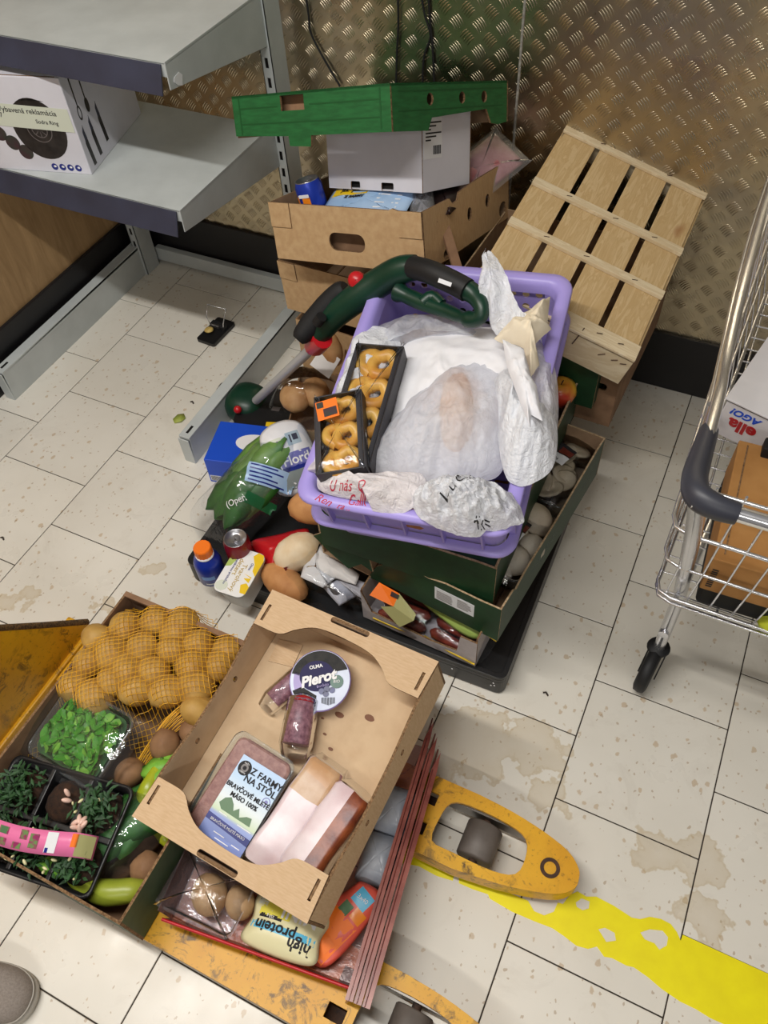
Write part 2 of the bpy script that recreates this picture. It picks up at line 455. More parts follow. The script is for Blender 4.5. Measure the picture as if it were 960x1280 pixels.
h3 = [(1.953, -0.808, 0.000), (1.964, -0.800, 0.000), (1.983, -0.801, 0.000), (1.989, -0.813, 0.000), (1.973, -0.823, 0.000)]
ol = [p[:2] for p in top] + [(2.9, -.748), (2.9, -.868)] + [p[:2] for p in bot]
G().plate(ol, [[p[:2] for p in h] for h in (h1, h2, h3)], .0006, Matrix.Translation((0, 0, .0008))).build('yellow_marking_line', ['floor_yellow'], floor, 'worn yellow floor marking line')
MAT['leaf_scrap'] = mott('leaf_scrap', (176, 184, 92), (150, 166, 70), 60, .6)
# little litter on the tiles
g = G(); pts = [(0.387, 0.021, 0.004), (0.391, 0.043, 0.006), (0.405, 0.055, 0.003), (0.421, 0.040, 0.003), (0.418, 0.020, 0.006), (0.401, 0.009, 0.003)]
g.add(pts, [(0, 1, 5), (1, 4, 5), (1, 2, 4), (2, 3, 4)], 0, True)
tag(g.build('leaf_scrap', ['leaf_scrap'], solid=.001), 'small yellow-green leaf scrap lying on the tiles left of the shelf leg', 'leaf')
MAT['litter'] = plain('dark_litter', (60, 50, 44), .9)
for k, (p, lab) in enumerate((((0.400, 0.107, 0.002), 'dark crumb on the tiles just above the leaf scrap'), ((1.706, -0.382, 0.002), 'dark curled crumb on the tiles right of the black pallet'), ((0.208, -0.545, 0.002), 'dark crumb on the tiles at the left picture edge'))):
    tag(G().tube([(p[0] - .006, p[1], .0025), (p[0], p[1] + .003, .004), (p[0] + .007, p[1] - .003, .0025)], .0022, 6).build('crumb', ['litter']), lab, 'crumb')

# back wall: bare aluminium tread plate in two sheets, with its raised five-bar pattern
def tread_material():
    n = N('aluminium_tread_plate'); co = n.coord('World')
    c = n.ramp(n.noise(3.5, co, 5, .6, .5), [(.3, srgb(186, 174, 150)), (.5, srgb(204, 190, 160)), (.7, srgb(176, 166, 150))])
    r = n.ramp(n.noise(9, co, 4), [(.3, (.24, .24, .24, 1)), (.7, (.36, .36, .36, 1))])
    nm = n.bump(n.noise(14, co, 2), .12, .02)
    return n.done(n.bsdf(c, r, 1.0, nm))
MAT['tread'] = tread_material()
MAT['seal'] = mott('clear_sealant', (170, 168, 160), (130, 128, 122), 90, .25)
wb = struct(G().box(-.26, .73, -.01, 1.1755, .76, 2.8).box(1.1785, .7295, -.01, 3.4, .76, 2.8).build('wall_back', ['tread']))
g = G()
ca, sa = math.cos(R(50)), math.sin(R(50))
stn = [(-1, 0), (-.7, .72), (0, 1), (.7, .72), (1, 0)]
LEN, WID, HGT = .0158, .0022, .0021
for lat in (0, 1):
    for i in range(-18, 36):
        for j in range(-12, 9):
            cx, cz = .891 + .0592 * (i + .5 * lat), .811 + .0602 * (j + .5 * lat)
            if not (-.2 < cx < 2.3 and .17 < cz < 1.28): continue
            for b in range(-2, 3):
                o = b * .0063; L_ = LEN * (1 - .05 * abs(b))
                vs = []
                for (s, w) in stn:
                    for (a, h) in ((-1, 0), (0, 1), (1, 0)):
                        u = s * L_; v = o + a * WID * max(w, .12) + (.0022 * (1 - s * s) * (1 if lat else 1))
                        if lat: x, z = u * ca - v * sa, u * sa + v * ca
                        else: x, z = u * ca + v * sa, -u * sa + v * ca
                        vs.append((cx + x, .7297 - h * HGT * max(w, .1), cz + z))
                fs = []
                for k in range(4):
                    for a in (0, 1):
                        q = k * 3 + a; fs.append((q, q + 1, q + 4, q + 3) if not lat else (q, q + 3, q + 4, q + 1))
                g.add(vs, fs, 0, True)
g.build('raised_bars', ['tread'], wb, kind='stuff')
g = G(); g.tube([(1.177 + .0015 * noise.noise(Vector((0, 0, k * 2.3))), .7285, .18 + k * .03) for k in range(38)], .0035, 6)
g.build('sealant_bead', ['seal'], wb)
MAT['base_black'] = mott('black_rubber_skirting', (22, 21, 24), (28, 26, 28), 6, .45)
struct(G().box(-.26, .718, 0, 3.4, .7305, .197).build('baseboard_back', ['base_black'], bevel=.003))
# left wall: wood-effect panel
def wood(name, c1, c2, sc, st, rough=.6):
    n = N(name); co = n.scale(n.coord(), st)
    f = n.noise(sc, co, 6, .6, .8)
    c = n.ramp(f, [(.3, srgb(*c1)), (.7, srgb(*c2))])
    return n.done(n.bsdf(c, rough, 0, n.bump(n.noise(sc * 4, co, 3), .1, .001)))
MAT['wall_wood'] = wood('oak_effect_panel', (148, 118, 80), (178, 146, 104), 6, (1, 6, 1))
struct(G().box(-.26, -3.4, -.01, -.2, .73, 2.8).build('wall_left', ['wall_wood']))
struct(G().box(-.2, -3.4, 0, -.188, .72, .187).build('baseboard_left', ['base_black'], bevel=.003))
# cables hanging down the tread plate
for pts, lab in (([(0.603, 0.722, 0.959), (0.606, 0.722, 0.901), (0.606, 0.722, 0.863), (0.632, 0.722, 0.811), (0.680, 0.722, 0.736)], 'thin black cable slanting down the tread plate right of the shelf upright'),
                 ([(0.861, 0.722, 0.986), (0.860, 0.722, 0.912), (0.853, 0.722, 0.837), (0.847, 0.722, 0.753)], 'thin black cable hanging straight down behind the middle of the green lid'),
                 ([(0.921, 0.722, 0.992), (0.931, 0.722, 0.942), (0.946, 0.722, 0.896), (0.928, 0.722, 0.843), (0.923, 0.722, 0.764)], 'kinked black cable hanging down the tread plate, left of a pair'),
                 ([(0.939, 0.724, 0.993), (0.945, 0.724, 0.922), (0.951, 0.724, 0.868), (0.956, 0.724, 0.768)], 'straight black cable hanging down the tread plate, right of a pair')):
    tag(G().tube(smooth_path(pts, 5), .0028, 6).build('cable', ['blackm']), lab, 'cable')

# ================================================================ SHELVING UNIT
sh = thing('shelving_unit', 'grey steel gondola shelving unit with two shelves standing against the tread plate wall', 'shelf', TR((.2, .64, 0)))
def upright(x):
    g = G(); holes = []
    for k in range(34):
        z = .06 + k * .05
        holes.append(rect(-.006, z, .004, z + .026))
    # front web with slots, side webs and back
    g.plate(rect(-.016, 0, .016, 1.8), holes, .002, frame((x, -.035, 0), (1, 0, 0), (0, 0, 1)))
    g.box(x - .016, -.035, 0, x - .014, .035, 1.8); g.box(x + .014, -.035, 0, x + .016, .035, 1.8); g.box(x - .014, .033, 0, x + .014, .035, 1.8)
    o = g.build('upright', ['grey_metal'], sh)
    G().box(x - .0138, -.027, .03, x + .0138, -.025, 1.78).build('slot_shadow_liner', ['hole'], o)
upright(.335); upright(-.34)
def shelf(z, yf, x1):
    x0 = -.36; yb = -.045; yf -= .64
    g = G().box(x0, yf, z - .003, x1, yb, z).box(x0, yf, z - .03, x1, yf + .002, z)
    o = g.build('shelf_board', ['grey_metal'], sh, bevel=.001)
    # tilted price rail
    g = G(); a = (yf - .004, z - .002); b = (yf - .022, z - .062)
    g.plate(rect(0, 0, x1 - x0 - .012, .063), (), .004, frame((x0, b[0], b[1]), (1, 0, 0), (0, a[0] - b[0], a[1] - b[1])))
    g.build('price_rail', ['rail'], o, bevel=.001)
    for xx in (x0 + .004, x1):
        g = G().plate([(yf - .004, z - .055), (yb + .01, z - .12), (yb + .025, z - .12), (yb + .025, z + .004), (yf - .002, z + .004)], (), .003, frame((xx, 0, 0), (0, 1, 0), (0, 0, 1)))
        g.build('bracket', ['grey_metal'], o, bevel=.001)
    return o
lo_s = shelf(.66, .15, .325); up_s = shelf(.985, .205, .345)
G().plate(ellipse(0, 0, .006, .004), (), .001, TR((-.045, -.42, .6611))).build('drilled_hole', ['hole'], lo_s)
def base_leg(x, h):
    g = G(); w = .036
    g.plate([(-.74, 0), (.03, 0), (.03, h), (-.735, h - .012)], (), .003, frame((x + w / 2, 0, 0), (0, 1, 0), (0, 0, 1)))
    g.plate([(-.74, 0), (.03, 0), (.03, h), (-.735, h - .012)], (), .003, frame((x - w / 2 + .003, 0, 0), (0, 1, 0), (0, 0, 1)))
    g.box(x - w / 2, -.736, h - .014, x + w / 2, .03, h - .004); g.box(x - w / 2, -.743, 0, x + w / 2, -.739, h - .01)
    o = g.build('base_leg', ['grey_metal'], sh, bevel=.002)
    G().box(x - .004, -.72, h - .0045, x + .004, -.69, h - .0035).build('leg_slot', ['hole'], o)
base_leg(.335, .105); base_leg(-.353, .115)
G().box(-.335, .045, .012, .32, .07, .062).build('rear_beam', ['grey_metal'], sh, bevel=.002)
G().plate([(0, 0), (.02, .004), (.03, -.006), (.022, -.026), (.008, -.02), (-.004, -.008)], (), .001, frame((.347, -.42, .95), (0, 1, 0), (0, 0, 1))).build('torn_price_label', ['sticker'], up_s)

# white appliance carton on the lower shelf
BX = thing('appliance_carton', 'white printed appliance carton with a round waffle-iron picture, standing on the lower shelf', 'box', TR(*((0.022, 0.338, 0.66), (0, 0, 13.36))))
MAT['carton_white'] = mott('white_carton', (226, 226, 236), (214, 214, 224), 5, .5)
W_, L_, H_ = .297, .333, .243
G().box(-W_/2, -L_/2, 0, W_/2, L_/2, H_).build('carton_body', ['carton_white'], BX, bevel=.002)
Ff = frame((0, -L_/2 - .0006, 0), (1, 0, 0), (0, 0, 1)); Fr = frame((W_/2 + .0006, 0, 0), (0, 1, 0), (0, 0, 1))
MAT['print_dark'] = mott('dark_photo_print', (52, 48, 48), (28, 26, 28), 30, .4)
MAT['print_mid'] = plain('grey_photo_print', (110, 104, 104), .4)
MAT['label_pale'] = plain('pale_paper_label', (214, 220, 204), .6)
disc = [(p[0], p[1]) for p in ellipse(.045, .115, .072, .078, 36)]
G().plate(disc, (), .0004, Ff).build('printed_disc', ['print_dark'], BX)
g = G()
for r0 in (.034, .022): g.plate(ellipse(.045, .115, r0, r0, 28), [ellipse(.045, .115, r0 - .002, r0 - .002, 28)], .0002, Ff @ Matrix.Translation((0, 0, .0004)))
for k in range(8):
    a = k * PI / 4; g.plate([(.045 + .02 * math.cos(a + d) * f, .115 + .02 * math.sin(a + d) * f) for d, f in ((-.06, .3), (-.06, 1), (.06, 1), (.06, .3))], (), .0002, Ff @ Matrix.Translation((0, 0, .0004)))
g.build('printed_waffle_pattern', ['print_mid'], BX)
MAT['print_maroon'] = mott('small_photo_print', (70, 48, 56), (54, 62, 56), 40, .4)
for k in range(3):
    G().plate(ellipse(-.075 + .028 * k, .098 - .023 * k, .0195, .0195, 20), (), .0004, Ff).build('printed_small_disc', ['print_maroon'], BX)
for k in range(4):
    G().plate(ellipse(.048 + .0225 * k, .0165, .009, .009, 14), (), .0004, Ff).build('printed_icon', ['navy'], BX)
    G().plate(ellipse(.050 + .0225 * k, .018, .004, .003, 10), (), .0006, Ff @ Matrix.Translation((0, 0, .0003))).build('printed_icon_mark', ['white'], BX)
G().plate([(-.1475, .122), (.143, .112), (.143, .17), (-.1475, .18)], (), .0005, Ff @ Matrix.Translation((0, 0, .0006))).build('paper_label', ['label_pale'], BX)
G().plate([(.02, .186), (.085, .186), (.05, .191), (.03, .19)], (), .0004, Ff).build('printed_swoosh', ['print_dark'], BX)
Fl = Ff @ Matrix.Translation((0, 0, .001))
text('Vybavená reklamácia', .019, 'ink', BX, Fl @ Matrix.Translation((.03, .160, 0)) @ Matrix.Rotation(-.035, 4, 'Z'))
text('287', .017, 'ink', BX, Fl @ Matrix.Translation((-.055, .147, 0)))
text('Sodra Ring', .014, 'ink', BX, Fl @ Matrix.Translation((.075, .134, 0)) @ Matrix.Rotation(-.035, 4, 'Z'))
# cutlery pictures on the side face
for k, (y, z0) in enumerate(((-.135, .012), (-.095, .018), (-.045, .03))):
    G().plate([(y - .006, z0), (y + .008, z0), (y + .001, z0 + .075), (y - .002, z0 + .105), (y - .012, z0 + .06)], (), .0004, Fr).build('printed_knife', ['print_dark'], BX)
    G().plate([(y - .01, z0 + .066), (y + .002, z0 + .07), (y - .003, z0 + .1), (y - .01, z0 + .09)], (), .0006, Fr @ Matrix.Translation((0, 0, .0003))).build('printed_knife_blade', ['rail'], BX)
for k, y in enumerate((-.128, -.085)):
    G().plate([(y - .002, .16), (y + .002, .16), (y + .003, .232), (y - .003, .232)], (), .0004, Fr).build('printed_spoon_handle', ['print_dark'], BX)
    G().plate(ellipse(y, .143, .009, .018, 16), [ellipse(y, .143, .006, .013, 12)] if k == 0 else (), .0004, Fr).build('printed_spoon_bowl', ['print_dark'], BX)
G().box(-W_/2 + .004, -L_/2 + .003, H_, -W_/2 + .285, -L_/2 + .006, H_ + .0008).build('top_seam', ['card_edge'], BX)

# ================================================================ MOUSE TRAP
c0 = (0.291, 0.419, 0.010)
mt = thing('mouse_trap', 'black snap mouse trap with a brass pedal on the tiles under the shelf', 'mouse trap', TR((c0[0], c0[1], 0), (0, 0, -3)))
G().plate(rrect(.072, .125, .008), (), .012, TR((0, 0, .014))).build('trap_base', ['black'], mt, bevel=.002)
MAT['brass'] = mott('brass_pedal', (214, 186, 110), (170, 140, 70), 40, .35, 0)
G().lathe([(.001, .006), (.012, .004), (.016, 0), (.012, -.003)], 18, M=TR((-.012, -.018, .026))).build('pedal', ['brass'], mt)
g = G().tube([(-.026, .01, .018), (-.026, -.0, .06), (-.04, .034, .085), (.03, .04, .082), (.028, .012, .04), (.026, .008, .018)], .0017, 6)
g.build('snap_wire', ['chrome'], mt)
g = G().tube([(-.02 + .004 * k / 6, .01 + .007 * math.cos(k * 1.05), .024 + .007 * math.sin(k * 1.05)) for k in range(50)], .0012, 5); g.build('spring', ['steel'], mt)
G().box(-.028, .006, .012, .03, .03, .03).build('hinge_block', ['blackm'], mt, bevel=.003)

# ================================================================ PALLET TRUCK
def yellow_paint():
    n = N('chipped_yellow_paint'); co = n.coord()
    base = n.ramp(n.noise(9, co, 4), [(.3, srgb(232, 176, 32)), (.7, srgb(214, 152, 22))])
    g1 = n.ramp(n.noise(26, co, 8, .72, 1.0), [(.52, BLK), (.62, (.85, .85, .85, 1))])
    big = n.ramp(n.noise(3.2, co, 3), [(.42, (.12, .12, .12, 1)), (.62, WHT)])
    mm = n.mix(1.0, g1, big, 'MULTIPLY')
    c = n.mix(mm, base, srgb(60, 44, 28))
    c = n.mix(n.ramp(n.noise(130, co, 4), [(.6, BLK), (.72, (.5, .5, .5, 1))]), c, srgb(88, 58, 24))
    return n.done(n.bsdf(c, .42, 0, n.bump(n.noise(60, co, 4), .12, .001)))
MAT['truck'] = yellow_paint()
MAT['roller'] = mott('worn_grey_roller', (112, 104, 98), (92, 84, 78), 16, .55)
MAT['rust'] = mott('rusty_steel', (84, 56, 40), (52, 38, 32), 50, .8)
pt = thing('pallet_truck', 'scuffed yellow hand pallet truck with both forks under the crates', 'pallet truck', TR((1.2, -.942, 0)))
def fork(y):
    ax = .0775
    tip = [(.46, -ax), (.55, -.066), (.62, -.05), (.665, -.033), (.686, -.012), (.688, .006), (.682, .024), (.655, .046), (.60, .062), (.53, .073), (.46, ax)]
    tip = [(p.x, p.y) for p in smooth_path([(a, b, 0) for a, b in tip], 3)]
    ol = [(-.52, -ax)] + tip + [(-.52, ax)]
    ring = [(.405, -.045), (.45, -.049), (.53, -.049), (.575, -.036), (.583, 0), (.572, .034), (.53, .047), (.45, .049), (.412, .038), (.402, 0)]
    ring = [(p.x, p.y) for p in smooth_path([(a, b, 0) for a, b in ring], 3, True)]
    s1 = rect(.348, .018, .384, .044); s2 = rect(.348, -.044, .384, -.018)
    g = G().plate(ol, [ring, s1, s2], .008, TR((0, y, .082)))
    inner = [(-.5, -ax + .006)] + [(p[0] - .008 if p[0] > .6 else p[0], p[1] * .92) for p in tip] + [(-.5, ax - .006)]
    g.plate(ol, [inner], .045, TR((0, y, .076)))
    f = g.build('fork', ['truck'], pt, bevel=.003)
    G().box(-.4, y - .06, .02, .34, y + .06, .03).build('fork_underside', ['rust'], f)
    G().box(.34, y - .05, .03, .39, y + .05, .034).build('slot_bottom', ['rust'], f)
    w = G().lathe([(.001, -.036), (.034, -.036), (.037, -.033), (.037, .033), (.034, .036), (.001, .036)], 28, M=TR((.49, y, .041), (90, 0, 0))).build('load_roller', ['roller'], pt)
    G().tube([(.49, y - .07, .041), (.49, y + .07, .041)], .009, 10).build('roller_axle', ['rust'], w)
    G().box(.40, y - .052, .03, .455, y - .046, .07).build('roller_bracket', ['steel'], f)
    G().box(.40, y + .046, .03, .58, y + .052, .07).build('roller_bracket', ['steel'], f)
    g = G().plate(ellipse(0, 0, .019, .019, 22), [ellipse(0, 0, .012, .012, 18)], .002, TR((.632, y + .002, .0835))); g.build('weld_ring', ['rust'], f)
fork(.177); fork(-.178)
# A-shaped frame plate rising between the forks towards the mast
ol = [(-.255, .03), (.255, .03), (.255, .075), (.17, .195), (.085, .318), (.03, .43), (-.03, .43), (-.085, .318), (-.17, .195), (-.255, .075)]
G().plate(ol, (), .012, frame((-.55, 0, 0), (0, 1, 0), (0, 0, 1))).build('frame_panel', ['truck'], pt, bevel=.004)
MAT['grid_dirt'] = mott('dusty_edge_strip', (120, 90, 50), (54, 38, 22), 200, .9)
g = G()
for a, b in zip(ol[2:6], ol[3:6]):
    d = Vector((0, b[0] - a[0], b[1] - a[1])); g.tube([(-.556, a[0], a[1]), (-.556, b[0], b[1])], .008, 8)
g.build('frame_edge_tube', ['grid_dirt'], pt)
G().box(-.62, -.255, .02, -.54, .255, .06).build('rear_crossbar', ['truck'], pt, bevel=.004)
G().lathe([(.001, 0), (.05, 0), (.05, .5), (.04, .52), (.001, .52)], 20, M=TR((-.66, 0, .1))).build('pump_cylinder', ['black'], pt)

# ================================================================ BLACK PLASTIC PALLET
bp = thing('plastic_pallet', 'black plastic half pallet on the tiles under the stacked food crates', 'pallet', TR((1.187, -.137, 0), (0, 0, 1.2)))
w2, l2 = .425, .3
sl = []
G().plate(rrect(2 * w2, 2 * l2, .02, 5), sl, .012, TR((0, 0, .07))).build('deck', ['black'], bp, bevel=.003)
G().plate(rrect(2 * w2, 2 * l2, .02, 5), [rrect(2 * w2 - .02, 2 * l2 - .02, .014, 5)], .052, TR((0, 0, .058))).build('skirt', ['black'], bp, bevel=.003)
g = G().plate(rrect(2 * w2, 2 * l2, .02, 5), [rrect(2 * w2 - .024, 2 * l2 - .024, .012, 5)], .010, TR((0, 0, .08))); g.build('deck_lip', ['black'], bp, bevel=.002)
for i in (-1, 0, 1):
    for j in (-1, 0, 1): G().lathe([(.035, 0), (.045, .058)], 12, cap0=True, M=TR((i * .36, j * .24, .001))).build('foot', ['black'], bp)
g = G()
for dx, dz in ((.40, .05), (.403, .04), (.395, .035), (.30, .045)): g.plate(ellipse(dx, dz, .002, .002, 8), (), .001, frame((0, -l2 - .0008, 0), (1, 0, 0), (0, 0, 1)))
g.build('paint_speck', ['white'], bp, kind='stuff')

# ================================================================ STACK ON THE PALLET
# pale tray with sausage packs, lowest on the pallet
MAT['pale_card'] = mott('pale_grey_cardboard', (196, 188, 188), (182, 174, 174), 40, .85)
wt = thing('sausage_tray', 'low pale cardboard tray of sausage packs resting on the front of the black pallet', 'tray', TR((1.415, -.135, .081), (0, 0, -3)))
W_, L_, H_ = .29, .56, .118
carton(wt, W_, L_, H_, .004, ('pale_card', 'pale_card', 'card_edge'),
       front=[(-W_/2, 0), (W_/2, 0), (W_/2, .105), (.105, .105), (.098, .035), (.03, .028), (-.12, .04), (-W_/2, .115)], holes={})
MAT['sausage'] = mott('smoked_sausage', (132, 58, 44), (92, 38, 32), 50, .35, bump=.15)
MAT['pack_green'] = plain('pale_green_wrapper', (170, 196, 104), .4)
MAT['pack_photo'] = mott('colourful_pack_photo', (210, 84, 40), (120, 138, 60), 34, .35, lo=.45, hi=.55)
for k, (x, y, z, a, lab) in enumerate(((1.35, -.365, .112, 6, 'vacuum pack of brown sausages in the pale tray, the left one'), (1.485, -.372, .112, -3, 'vacuum pack of brown sausages in the pale tray, the right one'))):
    sp = thing('sausage_pack', lab, 'sausages', TR((x, y, z), (16, 0, a - 6)), 'sausage packs in the pale tray')
    for j in range(3):
        G().tube([(-.06, -.028 + j * .03, 0), (-.05, -.028 + j * .03, .001), (.05, -.028 + j * .03, .001), (.06, -.028 + j * .03, 0)], [.004, .0135, .0135, .004], 10).build('sausage', ['sausage'], sp)
    bag([(-.068, -.045), (.068, -.045), (.068, .055), (-.068, .055)], .019, -.004, 8, 60, .003, 30, 5 + k, 6, edge=.8).build('clear_wrap', ['film'], sp)
    G().tube([(-.067, -.046, -.002), (0, -.049, -.001), (.067, -.046, -.002)], .0022, 6).build('yellow_seal', ['yellow_print'], sp)
# their printed backing card with a big orange sticker
pk = thing('printed_sausage_sleeve', 'colourful printed sleeve slanting in the pale tray under the dark green flap', 'sleeve', TR((1.46, -.335, .178), (34, 6, -12)))
gs = bag([(-.11, -.03), (0, -.052), (.085, -.045), (.09, .02), (0, .06), (-.11, .05)], .012, 0, 10, 60, .003, 20, 2, 4)
gs.build('sleeve', ['pack_green'], pk, solid=.001)
me = grid_patch(.2, .05, 20, 6, 'pack_photo'); me.transform(Matrix.Translation((.0, .016, 0))); put('printed_photo', drape(me, gs, .0008), pk)
me = grid_patch(.17, .012, 16, 2, 'yellow_print'); me.transform(Matrix.Translation((.04, -.02, 0))); put('printed_band', drape(me, gs, .0009), pk)
os_ = thing('orange_sticker_card', 'bent orange discount sticker card sticking out of the pale sausage tray', 'sticker', Matrix())
a, b, c, d = Vector((1.272, -0.390, 0.200)), Vector((1.350, -0.394, 0.205)), Vector((1.352, -0.434, 0.185)), Vector((1.270, -0.405, 0.190))
g = G(); g.add([(1.289, -0.374, 0.205), (1.345, -0.387, 0.212), (1.341, -0.411, 0.190), (1.277, -0.403, 0.185)], [(0, 1, 2, 3)]); g.build('orange_face', ['orange'], os_, solid=.0012)
g = G(); g.add([(1.345, -0.387, 0.212), (1.395, -0.409, 0.190), (1.396, -0.424, 0.185), (1.341, -0.411, 0.190)], [(0, 1, 2, 3)]); g.add([(1.341, -0.410, 0.189), (1.395, -0.423, 0.184), (1.365, -0.433, 0.150), (1.309, -0.412, 0.170)], [(0, 1, 2, 3)])
MAT['sticker_back'] = plain('olive_sticker_back', (176, 174, 118), .6)
g.build('folded_back', ['sticker_back'], os_, solid=.0012)
g = G(); g.add([(1.327, -0.388, 0.212), (1.347, -0.391, 0.212), (1.346, -0.398, 0.205), (1.327, -0.396, 0.204)], [(0, 1, 2, 3)], M=Matrix.Translation((0, -.001, .0015))); g.build('printed_block', ['print_maroon'], os_)

# dark green tray with the mushrooms
GC = ('green_dk', 'card_in', 'torn_edge')
gt = thing('mushroom_tray', 'dark green cardboard tray of mushrooms with a torn front, second level of the pallet stack', 'tray', TR((1.3853, -.1032, .19), (0, 0, -6.5)))
W_, L_, H_ = .46, .545, .13
carton(gt, W_, L_, H_, .004, GC, front=[(-.10, .0), (-.04, .005), (W_/2, .0), (W_/2, H_), (W_/2 - .045, H_ - .004), (.10, H_ - .004), (.06, H_ - .014), (.03, H_ - .008), (-.01, H_ - .004), (-.045, H_ + .002), (-.062, H_ - .012), (-.058, H_ - .05), (-.075, H_ - .07)],
       right=[(-.27, 0), (.27, 0), (.27, H_), (.22, H_ + .004), (.0, H_ - .012), (-.15, H_ - .008), (-.18, H_ - .012), (-.2, H_ - .02), (-.215, H_ - .004), (-.27, H_)])
# torn left half of the front, folded outwards
g = G().plate([(-.235, .085), (-.20, .12), (-.165, .132), (-.12, .108), (-.085, .10), (-.075, .06), (-.105, .068), (-.14, .03), (-.19, .055)], (), .004, frame((0, -.295, .0), (1, 0, 0), (0, .12, 1)), (0, 1, 2))
g.build('torn_flap', list(GC), gt)
Ff = frame((0, -L_ / 2 - .0008, 0), (1, 0, 0), (0, 0, 1))
G().plate(rect(.075, .052, .17, .098), (), .0005, Ff).build('paper_label', ['sticker'], gt)
g = G()
for k in range(5): g.box(.08, -L_/2 - .0016, .0585 + k * .0065, .115 + rnd.random() * .01, -L_/2 - .0008, .0605 + k * .0065)
for k in range(5): g.box(.13, -L_/2 - .0016, .0625 + k * .0065, .150 + rnd.random() * .015, -L_/2 - .0008, .0645 + k * .0065)
g.build('label_print', ['print_mid'], gt)
# mushrooms in clear trays
MAT['mush'] = mott('white_mushroom', (230, 220, 200), (212, 198, 174), 16, .6, bump=.05)
MAT['oyster'] = mott('oyster_mushroom', (206, 192, 166), (176, 160, 132), 24, .6, bump=.1)
def mushroom(x, y, z, r, rot, lab):
    m = thing('button_mushroom', lab, 'mushroom', TR((x, y, z), rot), 'button mushrooms in the clear pack')
    G().lathe([(.3 * r, -.1 * r), (.95 * r, -.06 * r), (1.0 * r, .12 * r), (.85 * r, .5 * r), (.5 * r, .76 * r), (.001, .85 * r)], 16).build('cap', ['mush'], m)
    G().lathe([(.3 * r, -.75 * r), (.34 * r, -.6 * r), (.3 * r, -.05 * r)], 10, cap0=True).build('stem', ['mush'], m)
for k, (x, y, z, r, rot, lab) in enumerate(((1.575, -.12, .268, .046, (-20, 30, 0), 'largest white button mushroom at the back of its clear pack'),
      (1.55, -.165, .262, .03, (25, 0, 0), 'white button mushroom half under the label in the clear pack'), (1.592, -.185, .258, .032, (15, 20, 0), 'white button mushroom at the right side of the clear pack, below the large one'),
      (1.573, -.235, .262, .034, (30, 10, 0), 'white button mushroom at the front right of the clear pack'), (1.54, -.225, .26, .03, (30, -15, 0), 'white button mushroom at the front left of the clear pack'),
      (1.55, -.262, .25, .03, (50, 0, 0), 'front most white button mushroom, against the end of the clear pack'))):
    mushroom(x - .014, y, z, r, rot, lab)
mpk = thing('mushroom_pack', 'clear plastic pack of white button mushrooms with a black label', 'mushroom pack', TR((1.536, -.18, .20), (0, 0, -6.5)))
tray_prof = lambda w, l, h: [[(p[0] * s, p[1] * s, z) for p in rrect(w, l, .02, 5)] for s, z in ((.9, 0), (.97, h * .9), (1.0, h), (1.05, h), (1.05, h - .003))]
G().loft(tray_prof(.125, .20, .062), cap0=True).build('clear_tray', ['film_tray'], mpk)
gs = bag([(-.063, -.1), (.063, -.1), (.063, .1), (-.063, .1)], .042, .06, 10, 70, .004, 26, 3, 3, edge=.4); gs.build('clear_wrap', ['film'], mpk)
def pack_label(root, gs, x, y, a):
    Mx = Matrix.Translation((x, y, 0)) @ Matrix.Rotation(a, 4, 'Z')
    for w, h, dx, dy, m in ((.075, .03, .0, .016, 'ink'), (.075, .028, 0, -.014, 'sticker'), (.034, .018, .02, .012, 'sausage')):
        me = grid_patch(w, h, 12, 5, m); me.transform(Matrix.Translation((dx, dy, .0002 if w < .05 else 0))); me.transform(Mx); put('label_panel', drape(me, gs, .0015 if w > .05 else .0022), root)
    for s, dx, dy, sz, m in (('BIO', -.018, .022, .010, 'white'), ('huby', -.018, .010, .009, 'white'), ('250 g', .01, -.018, .008, 'ink')):
        me = text_mesh(s, sz, m, .0001); me.transform(Matrix.Translation((dx, dy, 0))); me.transform(Mx); put('lettering', drape(me, gs, .0026), root)
pack_label(mpk, gs, -.012, -.002, -.1)
opk = thing('oyster_mushroom_pack', 'clear plastic pack of beige oyster mushrooms with a black and white label', 'mushroom pack', TR((1.560, .055, .20), (0, 0, -6.5)))
G().loft(tray_prof(.125, .20, .06), cap0=True).build('clear_tray', ['film_tray'], opk)
gs = bag([(-.063, -.1), (.063, -.1), (.063, .1), (-.063, .1)], .045, .06, 10, 70, .005, 26, 8, 3, edge=.4); gs.build('clear_wrap', ['film'], opk)
pack_label(opk, gs, -.012, .012, -.25)
G().box(-.06, -.045, .088, -.025, -.015, .0895).build('orange_sticker', ['orange'], opk)
for k in range(8):
    x, y = 1.558 + rnd.uniform(-.03, .04), .055 + (-.075 + .02 * k)
    m = thing('oyster_mushroom', ('nearest', 'second nearest', 'third nearest', 'fourth nearest', 'fifth nearest', 'sixth nearest', 'second farthest', 'farthest')[k] + ' beige oyster mushroom lobe in the clear pack behind the button mushrooms', 'mushroom', TR((x, y, .262), (rnd.uniform(-25, 25), rnd.uniform(-10, 30), rnd.uniform(0, 360))), 'oyster mushrooms in the clear pack')
    G().lathe([(.006, -.014), (.012, -.006), (.033, .006), (.036, .01), (.03, .013), (.012, .008), (.001, .005)], 14, sx=1.0, sy=.75).build('lobe', ['oyster'], m)

